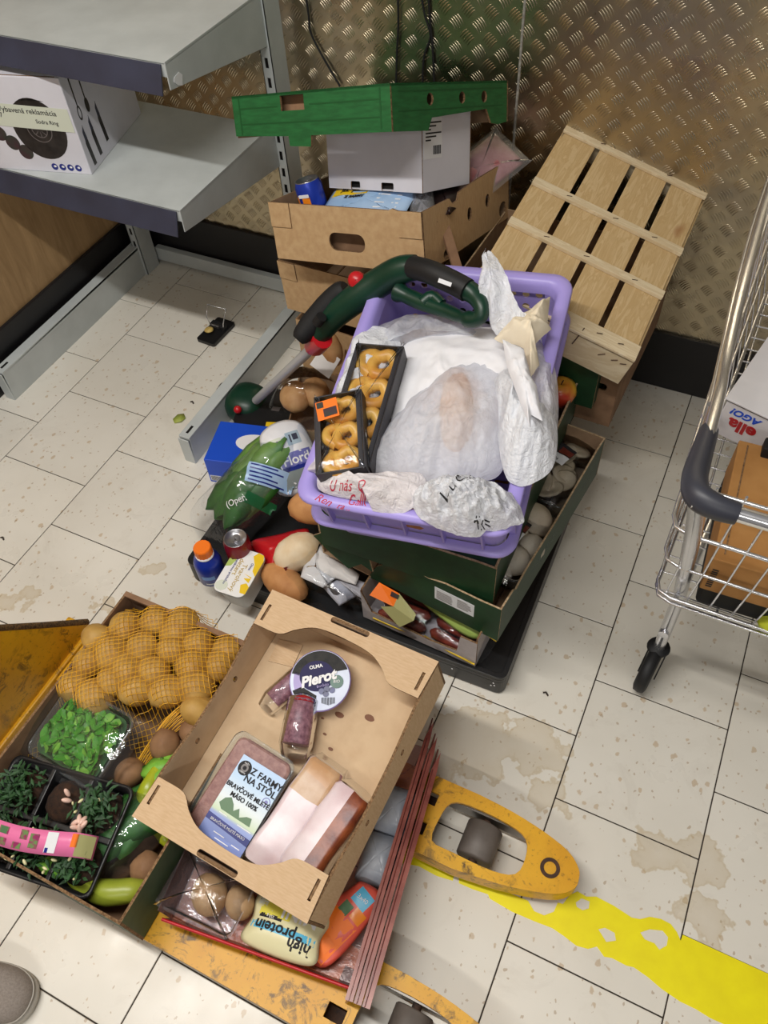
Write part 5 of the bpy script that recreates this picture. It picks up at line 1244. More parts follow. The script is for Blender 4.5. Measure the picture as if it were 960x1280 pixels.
for s, x, y, sz, m in (('Z FARMY', .016, .060, .017, 'ink'), ('NA STÔL', .012, .044, .017, 'ink'), ('BRAVČOVÉ MLETÉ', .0, .022, .0115, 'ink'), ('MÄSO 100%', .0, .009, .0115, 'ink'), ('BRAVČOVÉ MLETÉ MÄSO', .0, -.0435, .0068, 'white'), ('NAŠA', -.032, .0665, .0042, 'white'), ('FARMA', -.032, .0495, .0042, 'white')):
    text(s, sz, m, mm, LB @ TR((x, y, .0006)), bold=.0003 if sz > .01 else 0)
g = G()
for x, y, w in ((-.03, -.028, .03), (.012, -.03, .05), (-.02, -.060, .04), (.022, -.063, .03), (-.012, -.068, .05)): g.plate(rect(x, y, x + w * .6, y + .0016), (), .0003, LB @ TR((0, 0, .0006)))
g.build('fine_print', ['white'], mm, kind='stuff')
# two slabs of bacon in vacuum film
MAT['fat'] = mott('pork_fat', (244, 226, 224), (226, 196, 196), 14, .3, bump=.05)
MAT['rind'] = mott('smoked_rind', (164, 88, 48), (104, 42, 26), 26, .35, bump=.25)
MAT['lean'] = mott('bacon_lean', (206, 160, 164), (182, 128, 136), 20, .35, stretch=(6, 1, 1))
MAT['rind_pale'] = mott('pale_smoked_rind', (222, 190, 156), (196, 150, 106), 16, .35, bump=.15)
def slab(lab, M, w, l, h, top, top2, sd, front, tip=False):
    t = thing('bacon_slab', lab, 'bacon', M)
    def lp(y, s): return [(p[0] * s, y + .004 * noise.noise(Vector((p[0] * 30, y * 20, 2))), p[1] * s + h/2) for p in (lambda q: q[:10] + [(.06 * w, h/2)] + q[10:])(rrect(w, h, min(w, h) * .22, 4))]
    loops = [lp(-l/2, .86), lp(-l/2 + .008, 1)] + [lp(-l/2 + l * k / 6, 1 + .04 * math.sin(k * 2)) for k in range(1, 6)] + [lp(l/2 - .008, 1), lp(l/2, .86)]
    nn = len(loops[0])
    G().loft(loops, cap0=True, cap1=True).build('meat', [sd], t)
    G().loft([[(a, b, c + .0008) for a, b, c in q[10:16]] for q in loops], closed=False).build('top_layer', [top], t)
    G().loft([[(a, b, c + .0008) for a, b, c in q[5:11]] for q in loops], closed=False).build('top_layer', [top2], t)
    if tip: G().loft([[(a, b, c + .0016) for a, b, c in q[6:14]] for q in loops[-4:]], closed=False).build('rind_patch', ['rind_pale'], t)
    if front: G().loft([[(a + .0012, b, c) for a, b, c in q[0:8]] for q in loops], closed=False).build('side_layer', [front], t)
    G().loft([[(a * 1.06, b * 1.03, c * 1.05 - .001) for a, b, c in q] for q in loops]).loft([[(a * 1.06, b * 1.03, c * 1.05 - .001) for a, b, c in loops[-1]], [(a * .95, b * 1.0 + .016, .006 + c * .08) for a, b, c in loops[-1]]]).build('vacuum_film', ['film_flat'], t)
slab('left bacon slab with a white fat face in vacuum film', FOB @ TR((.052, -.105, -.104), (0, 8, -7)), .072, .205, .052, 'fat', 'fat', 'lean', 'lean', True)
slab('right bacon slab with a dark smoked rind in vacuum film', FOB @ TR((.126, -.108, -.100), (0, -3, -9)), .074, .17, .05, 'fat', 'rind', 'fat', 'rind')

# ================================================================ RED-EDGED CLEAR TRAYS UNDER THE BOX
MAT['tray_red'] = mott('translucent_red_plastic', (138, 62, 50), (100, 40, 36), 20, .25, Transmission_Weight=.25, Alpha=.86)
MAT['tray_pink'] = mott('pink_plastic_rim', (176, 104, 92), (132, 66, 58), 16, .25, Alpha=.88)
rt = thing('fruit_tray', 'stacked clear plastic trays with dark red side walls lying across the truck forks', 'tray', TR((1.37, -.895, .084), (0, 0, 7.5)))
W_, L_ = .375, .46
G().box(-W_/2, -L_/2, 0, W_/2, L_/2, .003).build('tray_base', ['film_pink'], rt)
for k in range(3):
    x = W_/2 - .012 + k * .015
    e1 = L_/2 + .045 - k * .028
    o_ = G().plate([(-L_/2 - .03 + k * .008, 0), (e1 - .03, 0), (e1, .055 - .006 * k), (e1 - .05, .066 - .006 * k), (-L_/2 - .03, .066 - k * .006)], (), .003, frame((x, 0, .004), (0, 1, 0), (.18, 0, 1))).build('side_wall', ['tray_red'], rt, bevel=.001)
    G().plate([(-L_/2 - .03, 0), (e1 - .05, 0), (e1 - .01, .003), (e1 - .05, .012), (-L_/2 - .03, .014)], (), .002, frame((x + .017, 0, .069 - k * .006), (0, 1, 0), (-1, 0, 0))).build('wall_flange', ['tray_pink'], o_)
G().plate(rect(-W_/2, 0, W_/2, .05), (), .002, frame((0, -L_/2, .003), (1, 0, 0), (0, -.2, 1))).build('end_wall', ['film_pink'], rt)
G().plate(rect(-L_/2, 0, L_/2, .06), (), .002, frame((-W_/2, 0, .003), (0, -1, 0), (-.2, 0, 1))).build('side_wall', ['film_pink'], rt)
G().tube([(-W_/2, -L_/2 - .01, .052), (W_/2, -L_/2 - .01, .052)], .003, 6).build('red_rim', ['red'], rt)
MAT['potato_wash'] = mott('washed_potato', (190, 158, 120), (164, 128, 90), 20, .5, bump=.1)
pot_p = thing('potato_tray', 'clear film tray with two potatoes at the left end of the red-edged tray', 'tray', TR((1.264, -1.081, 0.090), (0, 0, 2)))
G().loft([rr(.13, .09, 0, .012), rr(.155, .11, .045, .014), rr(.165, .12, .046, .016)], cap0=True).build('hazy_tray', ['film_hazy'], pot_p)
bag(rrect(.16, .12, .01, 3), .022, .045, 8, 60, .005, 22, 4, 4, sub=2).build('clear_wrap', ['film'], pot_p)
for p, r, lab in (((1.269, -1.084, 0.125), .034, 'left potato in the clear film tray under the open box'), ((1.327, -1.071, 0.118), .028, 'right smaller potato in the clear film tray under the open box')):
    t = thing('potato', lab, 'potato', TR(p, (0, 0, 40)))
    G().blob((0, 0, 0), (r, r * 1.15, r * .9), 16, 10, amp=.08).build('skin', ['potato_wash'], t)
hp_ = thing('protein_pack', 'yellow and blue high protein pack lying upside down under the open box corner', 'packet', TR((1.429, -1.073, 0.125), (6, 4, 187)))
MAT['cream_pack'] = plain('cream_foil_pack', (226, 220, 176), .35); MAT['sky_print'] = plain('sky_blue_print', (92, 186, 224), .35); MAT['lemon'] = plain('lemon_print', (226, 214, 80), .35)
gs = bag([(-.065, -.048), (.065, -.048), (.068, .0), (.065, .045), (-.065, .045), (-.068, 0)], .018, 0, 10, 70, .003, 16, 4, 4)
gs.build('wrapper', ['cream_pack'], hp_, solid=.001)
for w, h, x, y, m in ((.125, .013, 0, .012, 'sky_print'), (.062, .024, .024, -.018, 'lemon'), (.045, .007, .03, -.005, 'ink'), (.02, .024, .054, -.034, 'label_pale')):
    me = grid_patch(w, h, 14, 4, m); me.transform(Matrix.Translation((x, y, 0))); put('printed_band', drape(me, gs, .0008), hp_)
for s, x, y, sz, m in (('high', -.038, .026, .027, 'ink'), ('protein', .014, .012, .027, 'ink'), ('MINI', -.022, -.022, .034, 'white'), ('250 g', .03, -.005, .007, 'white')):
    me = text_mesh(s, sz, m, .0001, bold=.0007 if sz > .02 else 0); me.transform(Matrix.Translation((x, y, 0))); put('lettering', drape(me, gs, .0016), hp_)
g = G()
for k in range(4): g.box(-.01, -.043 + k * .004, 0, .062, -.0416 + k * .004, .0002)
put('fine_print', drape(g.mesh('print', ['ink']), gs, .0012), hp_, kind='stuff')
op = thing('orange_pack', 'orange and red snack pack with a discount sticker inside the red-edged tray', 'packet', TR((1.505, -1.036, 0.118), (4, -6, 66)))
MAT['red_pack'] = plain('coral_red_pack', (226, 92, 74), .35)
gs = bag([(-.05, -.04), (.09, -.028), (.092, .02), (.06, .03), (-.05, .042)], .008, 0, 10, 70, .003, 18, 7, 5)
gs.build('wrapper', ['red_pack'], op, solid=.001)
for w, h, x, y, m in ((.085, .066, -.012, .0, 'orange'), (.026, .018, -.022, .018, 'print_maroon'), (.024, .026, -.026, -.012, 'cap_orange'), (.03, .034, .072, -.002, 'sky_print'), (.022, .02, .040, .008, 'tree_green'), (.022, .024, .046, -.018, 'can_orange')):
    me = grid_patch(w, h, 10, 6, m); me.transform(Matrix.Translation((x, y, 0))); put('printed_patch', drape(me, gs, .0008 if m in ('orange', 'sky_print', 'tree_green', 'can_orange') else .0016), op)
for s, x, y, sz, m, a in (('3x40', .072, -.002, .0115, 'white', -80),):
    me = text_mesh(s, sz, m, .0001); me.transform(Matrix.Rotation(R(a), 4, 'Z')); me.transform(Matrix.Translation((x, y, 0))); put('lettering', drape(me, gs, .0022), op)
MAT['grey_pack'] = mott('grey_frosted_pack', (190, 196, 206), (160, 168, 182), 20, .3)
for q, lab in (((1.523, -0.891, 0.120), 'frosted grey plastic pack right of the open box, nearer one'), ((1.513, -0.796, 0.120), 'frosted grey plastic pack right of the open box, farther one')):
    tag(bag(rrect(.07, .10, .012, 3), .03, 0, 8, 50, .006, 22, int(q[0] * 100) % 7, 4, sub=2).build('frosted_pack', ['grey_pack'], M=TR((q[0] + .005, q[1], .1), (0, 0, 8)), solid=.001), lab, 'packet')

# ================================================================ GREEN VEGETABLE BOX ON THE FORKS
vb = thing('vegetable_box', 'green cardboard box of vegetables with brown inside, across the left of the truck forks', 'box', TR((.983, -.918, .0855)))
MAT['green_olive'] = mott('dull_green_cardboard', (62, 84, 54), (44, 66, 42), 12, .6)
W_, L_, H_ = .405, .565, .14
carton(vb, W_, L_, H_, .005, ('green_olive', 'card_dark', 'card_edge'), holes={'back': [rrect(.055, .014, .006, 4, -.06, .105)]},
       front=[(-W_/2, 0), (W_/2, 0), (W_/2, H_), (.14, H_ - .012), (.02, H_), (-.05, H_ + .004), (-W_/2, H_)])
G().box(-W_/2, L_/2 - .012, H_ - .004, W_/2, L_/2, H_ + .001).build('folded_rim', ['card_dark'], vb)
# potatoes in the yellow net
MAT['potato'] = mott('yellow_potato', (196, 158, 84), (166, 124, 58), 16, .6, bump=.08)
ctr = [(0.827, -0.707, 0.219), (0.882, -0.672, 0.22), (0.941, -0.653, 0.219), (0.784, -0.754, 0.215), (0.844, -0.776, 0.22), (0.898, -0.739, 0.224), (0.959, -0.716, 0.224), (1.002, -0.679, 0.219), (0.804, -0.811, 0.213), (0.882, -0.827, 0.218), (0.899, -0.793, 0.222), (0.952, -0.774, 0.224), (1.02, -0.727, 0.22), (1.067, -0.703, 0.213), (1.052, -0.765, 0.217), (0.942, -0.822, 0.22), (1.004, -0.798, 0.22), (1.085, -0.806, 0.212), (1.064, -0.665, 0.21), (0.865, -0.87, 0.212), (0.94, -0.674, 0.221), (0.807, -0.865, 0.208)]
rows = {}
for p in ctr: rows.setdefault(min(4, int((-.62 - p[1] + (p[0] - .9) * .38 + .03) / .055)), []).append(p)
NTH = ('first', 'second', 'third', 'fourth', 'fifth', 'sixth', 'seventh', 'eighth')
pots = []
for ri, rk in enumerate(sorted(rows)):
    for ci, p in enumerate(sorted(rows[rk])):
        t = thing('potato', '%s potato from the left in the %s row of the yellow net, counting from behind' % (NTH[ci], NTH[ri]), 'potato', TR((p[0], p[1], p[2] - .006), (rnd.uniform(-40, 40), rnd.uniform(-30, 30), rnd.uniform(0, 180))), 'potatoes in the yellow net')
        r = rnd.uniform(.034, .040); pots.append((p[0], p[1], p[2] - .006, r * 1.06))
        G().blob((0, 0, 0), (r, r * rnd.uniform(1.0, 1.2), r * .92), 16, 10, amp=.10, freq=2, seed=ci + 5 * ri).build('skin', ['potato'], t)
MAT['net'] = plain('yellow_net_thread', (232, 176, 36), .45)
MAT['net_film'] = film('yellow_net_haze', (250, 224, 150), .03)
nb_ol = [(0.828, -0.735, 0.200), (0.848, -0.642, 0.200), (0.906, -0.612, 0.210), (0.994, -0.625, 0.210), (1.096, -0.669, 0.210), (1.110, -0.715, 0.200), (1.105, -0.776, 0.200), (1.054, -0.794, 0.190), (1.036, -0.845, 0.180), (1.033, -0.917, 0.170), (0.998, -0.934, 0.160), (0.973, -0.911, 0.180), (0.886, -0.922, 0.200), (0.832, -0.983, 0.200), (0.800, -1.007, 0.200), (0.796, -0.914, 0.200), (0.807, -0.808, 0.200)]
def inside(x, y, pol):
    c = False; j = len(pol) - 1
    for i in range(len(pol)):
        if (pol[i][1] > y) != (pol[j][1] > y) and x < (pol[j][0] - pol[i][0]) * (y - pol[i][1]) / (pol[j][1] - pol[i][1]) + pol[i][0]: c = not c
        j = i
    return c
pol = [(p.x, p.y) for p in smooth_path([(q[0], q[1], 0) for q in nb_ol], 4, True)]
pcx, pcy = sum(p[0] for p in pol) / len(pol), sum(p[1] for p in pol) / len(pol)
pol = [(pcx + (x - pcx) * 1.13, pcy + (y - pcy) * 1.13) for x, y in pol]
# knotted mesh pulled tight over the potatoes
g = G(); idx = {}; hh = {}; pos = {}
nx, ny = 62, 46
ax_ = Vector((.80, .60, 0)).normalized(); ay_ = Vector((-.60, .80, 0)); o_ = Vector((.93, -.79, 0))
for i in range(nx + 1):
    for j in range(ny + 1):
        u = (i / nx - .5) * .56; v = (j / ny - .5) * .50
        w_ = .008 * noise.noise(Vector((u * 9, v * 9, 3)))
        p = o_ + ax_ * (u + w_ + .25 * v * v) + ay_ * (v + w_ * .7 - .3 * u * u)
        if not inside(p.x, p.y, pol): continue
        z = .15
        for (a, b, c, r) in pots:
            d2 = (p.x - a) ** 2 + (p.y - b) ** 2
            if d2 < r * r: z = max(z, c + math.sqrt(r * r - d2))
        hh[(i, j)] = z; pos[(i, j)] = p
low = dict(hh)
for it in range(6):
    nh = {}
    for (i, j), z in hh.items():
        nb_ = [hh[q] for q in ((i + 1, j), (i - 1, j), (i, j + 1), (i, j - 1)) if q in hh]
        nh[(i, j)] = max(low[(i, j)], sum(nb_) / len(nb_) if nb_ else z)
    hh = nh
for k_, z in hh.items():
    idx[k_] = len(g.v); g.v.append((pos[k_].x, pos[k_].y, z + .002))
for i in range(nx):
    for j in range(ny):
        q = [(i, j), (i + 1, j), (i + 1, j + 1), (i, j + 1)]
        if all(k in idx for k in q): g.f.append([idx[k] for k in q]); g.mi.append(0); g.sm.append(False)
net = thing('net_bag', 'yellow net bag of potatoes in the green vegetable box', 'net bag', Matrix())
no = g.build('net_mesh', ['net'], net)
md = no.modifiers.new('strands', 'WIREFRAME'); md.thickness = .0015; md.use_replace = True; md.use_even_offset = False
tail = smooth_path([(1.088, -0.768, 0.215), (1.067, -0.805, 0.205), (1.044, -0.849, 0.195), (1.033, -0.896, 0.185), (1.022, -0.935, 0.170)], 5)
g = G()
for k in range(16):
    a = k / 16 * 2 * PI
    g.tube([p + Vector((math.cos(a + i * .1), math.sin(a + i * .1), .5 * math.sin(a))) * (.022 - .014 * i / len(tail)) for i, p in enumerate(tail)], .0009, 4)
g.build('gathered_tail', ['net'], net, kind='stuff')
# loose potatoes
MAT['potato_dusty'] = mott('dusty_brown_potato', (150, 112, 78), (122, 88, 60), 18, .7, bump=.1)
for p, r, lab in (((1.051, -0.890, 0.185), .030, 'loose brown potato right of the net tail'), ((1.013, -0.964, 0.170), .030, 'loose brown potato beside the salad tub corner'), ((1.092, -0.839, 0.180), .032, 'loose brown potato against the open box wall'), ((1.142, -1.099, 0.150), .030, 'loose brown potato in the near right corner of the green box'), ((1.049, -0.833, 0.165), .028, 'loose brown potato half hidden under the net')):
    t = thing('potato', lab, 'potato', TR(p, (20, 10, rnd.uniform(0, 180))))
    G().blob((0, 0, 0), (r, r * 1.1, r * .92), 16, 10, amp=.1, freq=2, seed=int(p[0] * 99) % 7).build('skin', ['potato_dusty'], t)
# salad tub
MAT['salad'] = mott('lamb_lettuce', (80, 158, 40), (44, 116, 28), 20, .5)
MAT['salad_lt'] = mott('pale_salad_leaf', (132, 190, 66), (86, 156, 44), 20, .5)
st = thing('salad_tub', 'clear tub of fresh green lamb lettuce lying on the potatoes', 'salad', TR((0.888, -0.948, 0.205), (10, -4, -4)))
G().loft([rr(.155, .125, -.04, .02), rr(.18, .148, .0, .022), rr(.192, .16, .001, .024), rr(.192, .16, -.003, .024)], cap0=True).build('clear_tub', ['film_tray'], st)
gs = bag([(-.098, -.083), (.098, -.083), (.125, -.03), (.125, .05), (.098, .083), (-.098, .083)], .02, .0, 12, 80, .006, 16, 5, 5); gs.build('crinkled_film', ['film_shiny'], st)
def leaf_me(L, W, seed, mat):
    vs = []; fs = []
    for i in range(6):
        t = i / 5; wd = W * math.sin(PI * min(1, .15 + t * .85)) ** .6
        for j in (-1, 0, 1): vs.append((t * L, j * wd, .12 * L * math.sin(t * 2.4) + abs(j) * .2 * W + .1 * W * noise.noise(Vector((t * 4, j, seed)))))
    for i in range(5):
        for j in range(2):
            a = i * 3 + j; fs.append((a, a + 1, a + 4, a + 3))
    g = G(); g.add(vs, fs, 0, True); return g.mesh('leaf', [mat])
lm_ = [leaf_me(.026, .008, 1, 'salad'), leaf_me(.022, .009, 2, 'salad_lt'), leaf_me(.028, .007, 3, 'salad'), leaf_me(.02, .008, 4, 'salad')]
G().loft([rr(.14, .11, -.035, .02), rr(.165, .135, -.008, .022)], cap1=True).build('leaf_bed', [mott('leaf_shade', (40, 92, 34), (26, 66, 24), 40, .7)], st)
for k in range(280):
    x, y = rnd.uniform(-.072, .072), rnd.uniform(-.056, .056)
    o = put('leaf', lm_[k % 4], st); o.matrix_basis = TR((x, y, -.008 + rnd.uniform(0, .014)) , (0, 0, rnd.uniform(0, 360))) @ TR((-.011, 0, 0), (rnd.uniform(-40, 40), rnd.uniform(-35, 20), 0))
# plant tray with pink sleeve
ptr = thing('plant_tray', 'black six-cell tray of small flowering plants with a pink banner label', 'plants', TR((.945, -1.113, .20), (7, -6, 8)))
W2, L2 = .27, .19
G().loft([rr(W2 * .94, L2 * .92, -.05, .015), rr(W2, L2, 0, .016), rr(W2 + .014, L2 + .014, .002, .018), rr(W2 + .014, L2 + .014, -.003, .018)], cap0=True).build('tray', ['black'], ptr)
cells = [(-.088 + i * .088, -.045 + j * .09) for j in (0, 1) for i in range(3)]
MAT['soil'] = mott('dark_soil', (62, 40, 26), (36, 24, 18), 80, .95, bump=.6)
for x, y in cells: G().blob((x, y, -.02), (.04, .042, .022), 12, 8, amp=.1, seed=int(x * 100)).build('soil_plug', ['soil'], ptr)
G().box(-W2/2, -.006, -.03, W2/2, .006, .0).build('cell_divider', ['black'], ptr, bevel=.002)
for x in (-.044, .044): G().box(x - .005, -L2/2, -.03, x + .005, L2/2, -.001).build('cell_divider', ['black'], ptr, bevel=.002)
MAT['plant_green'] = mott('dark_plant_leaf', (44, 88, 42), (24, 58, 28), 30, .6)
MAT['bud'] = plain('cream_flower_bud', (232, 226, 176), .5); MAT['bud_pink'] = plain('pale_pink_petal', (240, 202, 186), .5)
for ci, (x, y) in enumerate(cells):
    if ci == 4: continue
    g = G()
    for k in range(190):
        a = rnd.uniform(0, 2 * PI); r = rnd.uniform(0, .042); h = rnd.uniform(.0, .042)
        px, py = x + r * math.cos(a), y + r * math.sin(a)
        d = rnd.uniform(0, 2 * PI); l = rnd.uniform(.012, .022)
        q = Vector((px, py, -.004 + h)); e = q + Vector((math.cos(d) * l, math.sin(d) * l, rnd.uniform(-.004, .008))); s = Vector((-math.sin(d), math.cos(d), 0)) * .0034; m_ = (q + e) / 2 + Vector((0, 0, .002))
        g.add([q, m_ + s, e, m_ - s], [(0, 1, 2), (0, 2, 3)], 0, True)
        if k % 4 == 0: g.tube([(x + (px - x) * .3, y + (py - y) * .3, -.01), (px, py, -.004 + h)], .0008, 4)
    g.build('foliage', ['plant_green'], ptr, kind='stuff')
def bud(x, y, z, r, m, nm='flower_bud'):
    G().blob((0, 0, 0), (r * .6, r * .6, r * 1.3), 8, 6).build(nm, [m], ptr, M=TR((x, y, z), (rnd.uniform(-70, 70), rnd.uniform(-70, 70), 0)))
for k in range(26):
    ci = rnd.choice((0, 1, 2, 0, 1, 2, 5)); x, y = cells[ci]; bud(x + rnd.uniform(-.036, .036), y + rnd.uniform(-.036, .036), .036 + rnd.uniform(-.008, .008), rnd.uniform(.0035, .0055), 'bud')
for x, y in ((.02, .058), (.026, .045)): bud(x, y, .02, .008, 'bud_pink')
for k in range(6): a = k * PI / 3; bud(.085 + .009 * math.cos(a), .012 + .009 * math.sin(a), .04, .008, 'bud_pink', 'petal')
MAT['pink'] = plain('pink_banner', (232, 120, 170), .35)
# arched pink banner over the tray
arcp = [(-.16 + .29 * t, -.050 - .018 * math.sin(PI * t) + .012 * t, .052 + .012 * math.sin(PI * t) - .030 * max(0, t - .93) / .07) for t in [k / 24 for k in range(25)]]
up_ = Vector((0, .040, .012)); gb = G()
gb.loft([[tuple(p) for p in arcp], [tuple(Vector(p) + up_) for p in arcp]], closed=False)
ban = gb.build('pink_banner', ['pink'], ptr, solid=.0008)
def on_ban(t, v, dz=.0012):
    k = min(23.999, t * 24); i = int(k); f = k - i; p = Vector(arcp[i]).lerp(Vector(arcp[i + 1]), f) + up_ * v; return p + Vector((0, -.3, 1)).normalized() * dz
def ban_patch(t0, t1, v0, v1, m, nm, dz=.0012):
    g = G(); n_ = 6
    g.loft([[tuple(on_ban(t0 + (t1 - t0) * k / n_, v, dz)) for k in range(n_ + 1)] for v in (v0, v1)], closed=False); g.build(nm, [m], ban)
ban_patch(.925, .995, .05, .95, 'sticker_back', 'olive_end_panel'); ban_patch(.895, .93, .4, .95, 'orange', 'orange_panel'); ban_patch(.74, .81, .1, .95, 'sticker', 'white_panel', .0014); ban_patch(.745, .765, .1, .3, 'navy', 'blue_mark', .0018)
MAT['banner_art'] = mott('banner_flower_print', (148, 44, 96), (110, 140, 84), 90, .4, lo=.45, hi=.55)
for t0, v0, w_, h_ in ((.23, .1, .08, .25), (.30, .6, .06, .3), (.40, .55, .07, .3), (.38, .08, .09, .3), (.52, .08, .06, .25), (.56, .5, .05, .4), (.63, .2, .06, .6), (.20, .55, .05, .3)): ban_patch(t0, t0 + w_, v0, v0 + h_, 'banner_art', 'printed_flower', .0015)
for t0 in (.41, .30): ban_patch(t0, t0 + .05, .55, .85, 'tree_green', 'printed_leaf', .0017)
p9 = on_ban(.155, .45, .0018); text('9', .022, 'white', ban, frame(p9, on_ban(.19, .45) - on_ban(.12, .45), up_))
# leafy greens in film, peppers
MAT['greens'] = mott('dark_leafy_green', (60, 118, 48), (34, 84, 36), 16, .5, bump=.2)
lg = thing('leafy_greens', 'bag of dark leafy greens between the plant tray and the open brown box', 'greens', TR((1.077, -1.045, 0.170), (0, 0, 70)))
for k in range(9): leaf(.13, .028, .02, k + 20, 'greens', lg, TR((rnd.uniform(-.03, .03), rnd.uniform(-.035, .035), rnd.uniform(0, .025)), (rnd.uniform(-25, 25), rnd.uniform(-10, 10), rnd.uniform(-30, 30))), nx=7, ny=4)
bag([(-.09, -.05), (.06, -.055), (.095, 0), (.06, .055), (-.09, .05)], .05, -.015, 10, 60, .008, 18, 6, 3).build('clear_bag', ['film_shiny'], lg)
lg2 = thing('lettuce_heart', 'small pale green lettuce heart right of the loose potatoes', 'lettuce', TR((1.081, -0.930, 0.180), (0, 0, 60)))
for k in range(5): leaf(.09, .022, .02, k + 40, 'salad_lt', lg2, TR((0, rnd.uniform(-.02, .02), rnd.uniform(0, .015)), (rnd.uniform(-25, 25), 0, rnd.uniform(-25, 25))), nx=6, ny=4)
MAT['pepper'] = mott('yellow_green_pepper', (184, 190, 44), (150, 166, 36), 10, .3)
MAT['pepper_pale'] = mott('pale_green_pepper', (160, 170, 56), (132, 148, 44), 8, .35)
MAT['stalk'] = plain('green_stalk', (90, 120, 50), .6)
def pepper(lab, pts, rs, m):
    t = thing('pepper', lab, 'pepper', Matrix())
    pp_ = smooth_path(pts, 4); n_ = len(pp_); rad = []
    for i in range(n_):
        f = i / (n_ - 1) * (len(rs) - 1); a = min(int(f), len(rs) - 2); rad.append(rs[a] + (rs[a + 1] - rs[a]) * (f - a))
    G().tube(pp_, rad, 14).build('flesh', [m], t)
    q = Vector(pts[0]); d = (Vector(pts[0]) - Vector(pts[1])).normalized()
    G().tube([q - d * .004, q + d * .012, q + d * .02 + Vector((0, 0, .006))], [.008, .004, .0035], 8).build('stalk', ['stalk'], t)
pepper('long pale green pepper along the near edge of the green box', [(1.166, -1.126, 0.165), (1.149, -1.142, 0.170), (1.111, -1.164, 0.170), (1.069, -1.173, 0.165), (1.022, -1.175, 0.160)], [.012, .022, .024, .02, .006], 'pepper_pale')
pepper('yellow-green pepper beside the left wall of the open box', [(1.069, -0.936, 0.190), (1.075, -0.977, 0.190), (1.073, -1.000, 0.180), (1.073, -1.021, 0.170)], [.012, .018, .017, .006], 'pepper')
pepper('bright yellow pepper tip under the open box corner', [(1.123, -1.026, 0.150), (1.146, -1.037, 0.150), (1.160, -1.048, 0.145)], [.016, .015, .005], 'pepper')
tag(G().blob((0, 0, 0), (.035, .018, .018), 12, 8, amp=.2).build('cabbage_piece', ['salad_lt'], M=TR((.985, -1.172, .178), (0, 0, -5))), 'pale cabbage piece at the near edge of the green box under the plant tray', 'cabbage')

# ================================================================ SHOPPING CART
ct = thing('shopping_cart', 'chrome wire shopping cart with a dark grey handle corner at the right edge', 'shopping cart', Matrix())
XL, XR = 1.835, 2.36
def wire(pts, r=.0022, n=6, name='wire', m='chrome', closed=False):
    return G().tube(pts, r, n, closed=closed).build(name, [m], ct)
# frame legs and casters
def caster(x, y, yaw, lab):
    c = G().lathe([(.001, .102), (.024, .100), (.026, .094), (.02, .086), (.012, .084)], 18, M=TR((x, y, .012))).build('caster_swivel', ['rubber'], ct)
    d = Matrix.Rotation(R(yaw), 4, 'Z')
    wc_ = (Matrix.Translation((x, y, 0)) @ d @ Matrix.Translation((0, -.035, 0))).translation
    Mw = Matrix.Translation((wc_.x, wc_.y, .058)) @ d @ Matrix.Rotation(R(90), 4, 'Y')
    w = G().lathe([(.001, -.015), (.044, -.015), (.055, -.011), (.0575, 0), (.055, .011), (.044, .015), (.001, .015)], 26, M=Mw).build('caster_wheel', ['rubber'], ct)
    g = G()
    for s in (-1, 1): g.plate([(-.02, .098), (.012, .098), (.048, .05), (.032, .044)], (), .003, Matrix.Translation((x, y, 0)) @ d @ frame((s * .019, 0, 0), (0, -1, 0), (0, 0, 1)))
    g.build('caster_fork', ['rubber'], ct, bevel=.001)
caster(1.905, -.225, -8, '')
caster(2.30, -.225, 0, ''); caster(1.98, .55, 10, ''); caster(2.24, .55, 0, '')
wire(smooth_path([(1.905, -.225, .11), (1.903, -.232, .20), (1.895, -.275, .38), (1.880, -.34, .55), (1.858, -.43, .78), (1.842, -.51, .93)], 4), .0125, 12, 'rear_leg_tube')
wire(smooth_path([(2.30, -.225, .11), (2.305, -.275, .38), (2.335, -.43, .78), (2.36, -.51, .93)], 4), .0125, 12, 'rear_leg_tube')
wire(smooth_path([(1.90, -.25, .20), (1.93, .1, .20), (1.98, .55, .16), (1.98, .55, .11)], 4), .011, 10, 'chassis_tube')
wire(smooth_path([(2.305, -.25, .20), (2.28, .1, .20), (2.24, .55, .16), (2.24, .55, .11)], 4), .011, 10, 'chassis_tube')
# handle
G().tube([(1.835, -.535, .955), (2.36, -.535, .955)], .010, 14).build('handle_bar', ['chrome'], ct)
hc = smooth_path([(1.830, -.385, .93), (1.829, -.45, .942), (1.830, -.50, .952), (1.840, -.528, .957), (1.862, -.536, .957), (1.888, -.536, .956)], 5)
MAT['handle_grey'] = plain('dark_slate_plastic', (52, 54, 64), .45)
G().tube(hc, [.0125 + .004 * math.sin(PI * i / (len(hc) - 1)) for i in range(len(hc))], 14, flat=(1, 1.15)).build('handle_corner', ['handle_grey'], ct, bevel=0)
side_top = [(1.832, -.44, .94), (1.826, -.25, .915), (1.818, .0, .89), (1.81, .3, .865), (1.812, .62, .84)]
wire(smooth_path([(1.832, -.45, .945), (1.829, -.30, .925), (1.825, -.17, .885), (1.815, .05, .885), (1.81, .3, .865), (1.812, .66, .84)], 4), .0088, 12, 'top_side_tube')
wire(smooth_path([(1.822, -.30, .90), (1.814, -.1, .868), (1.806, .05, .868), (1.80, .3, .848), (1.802, .66, .824)], 4), .0042, 10, 'side_rail')
wire(smooth_path([(2.365, -.45, .945), (2.36, .0, .885), (2.34, .66, .84)], 4), .0125, 12, 'top_side_tube')
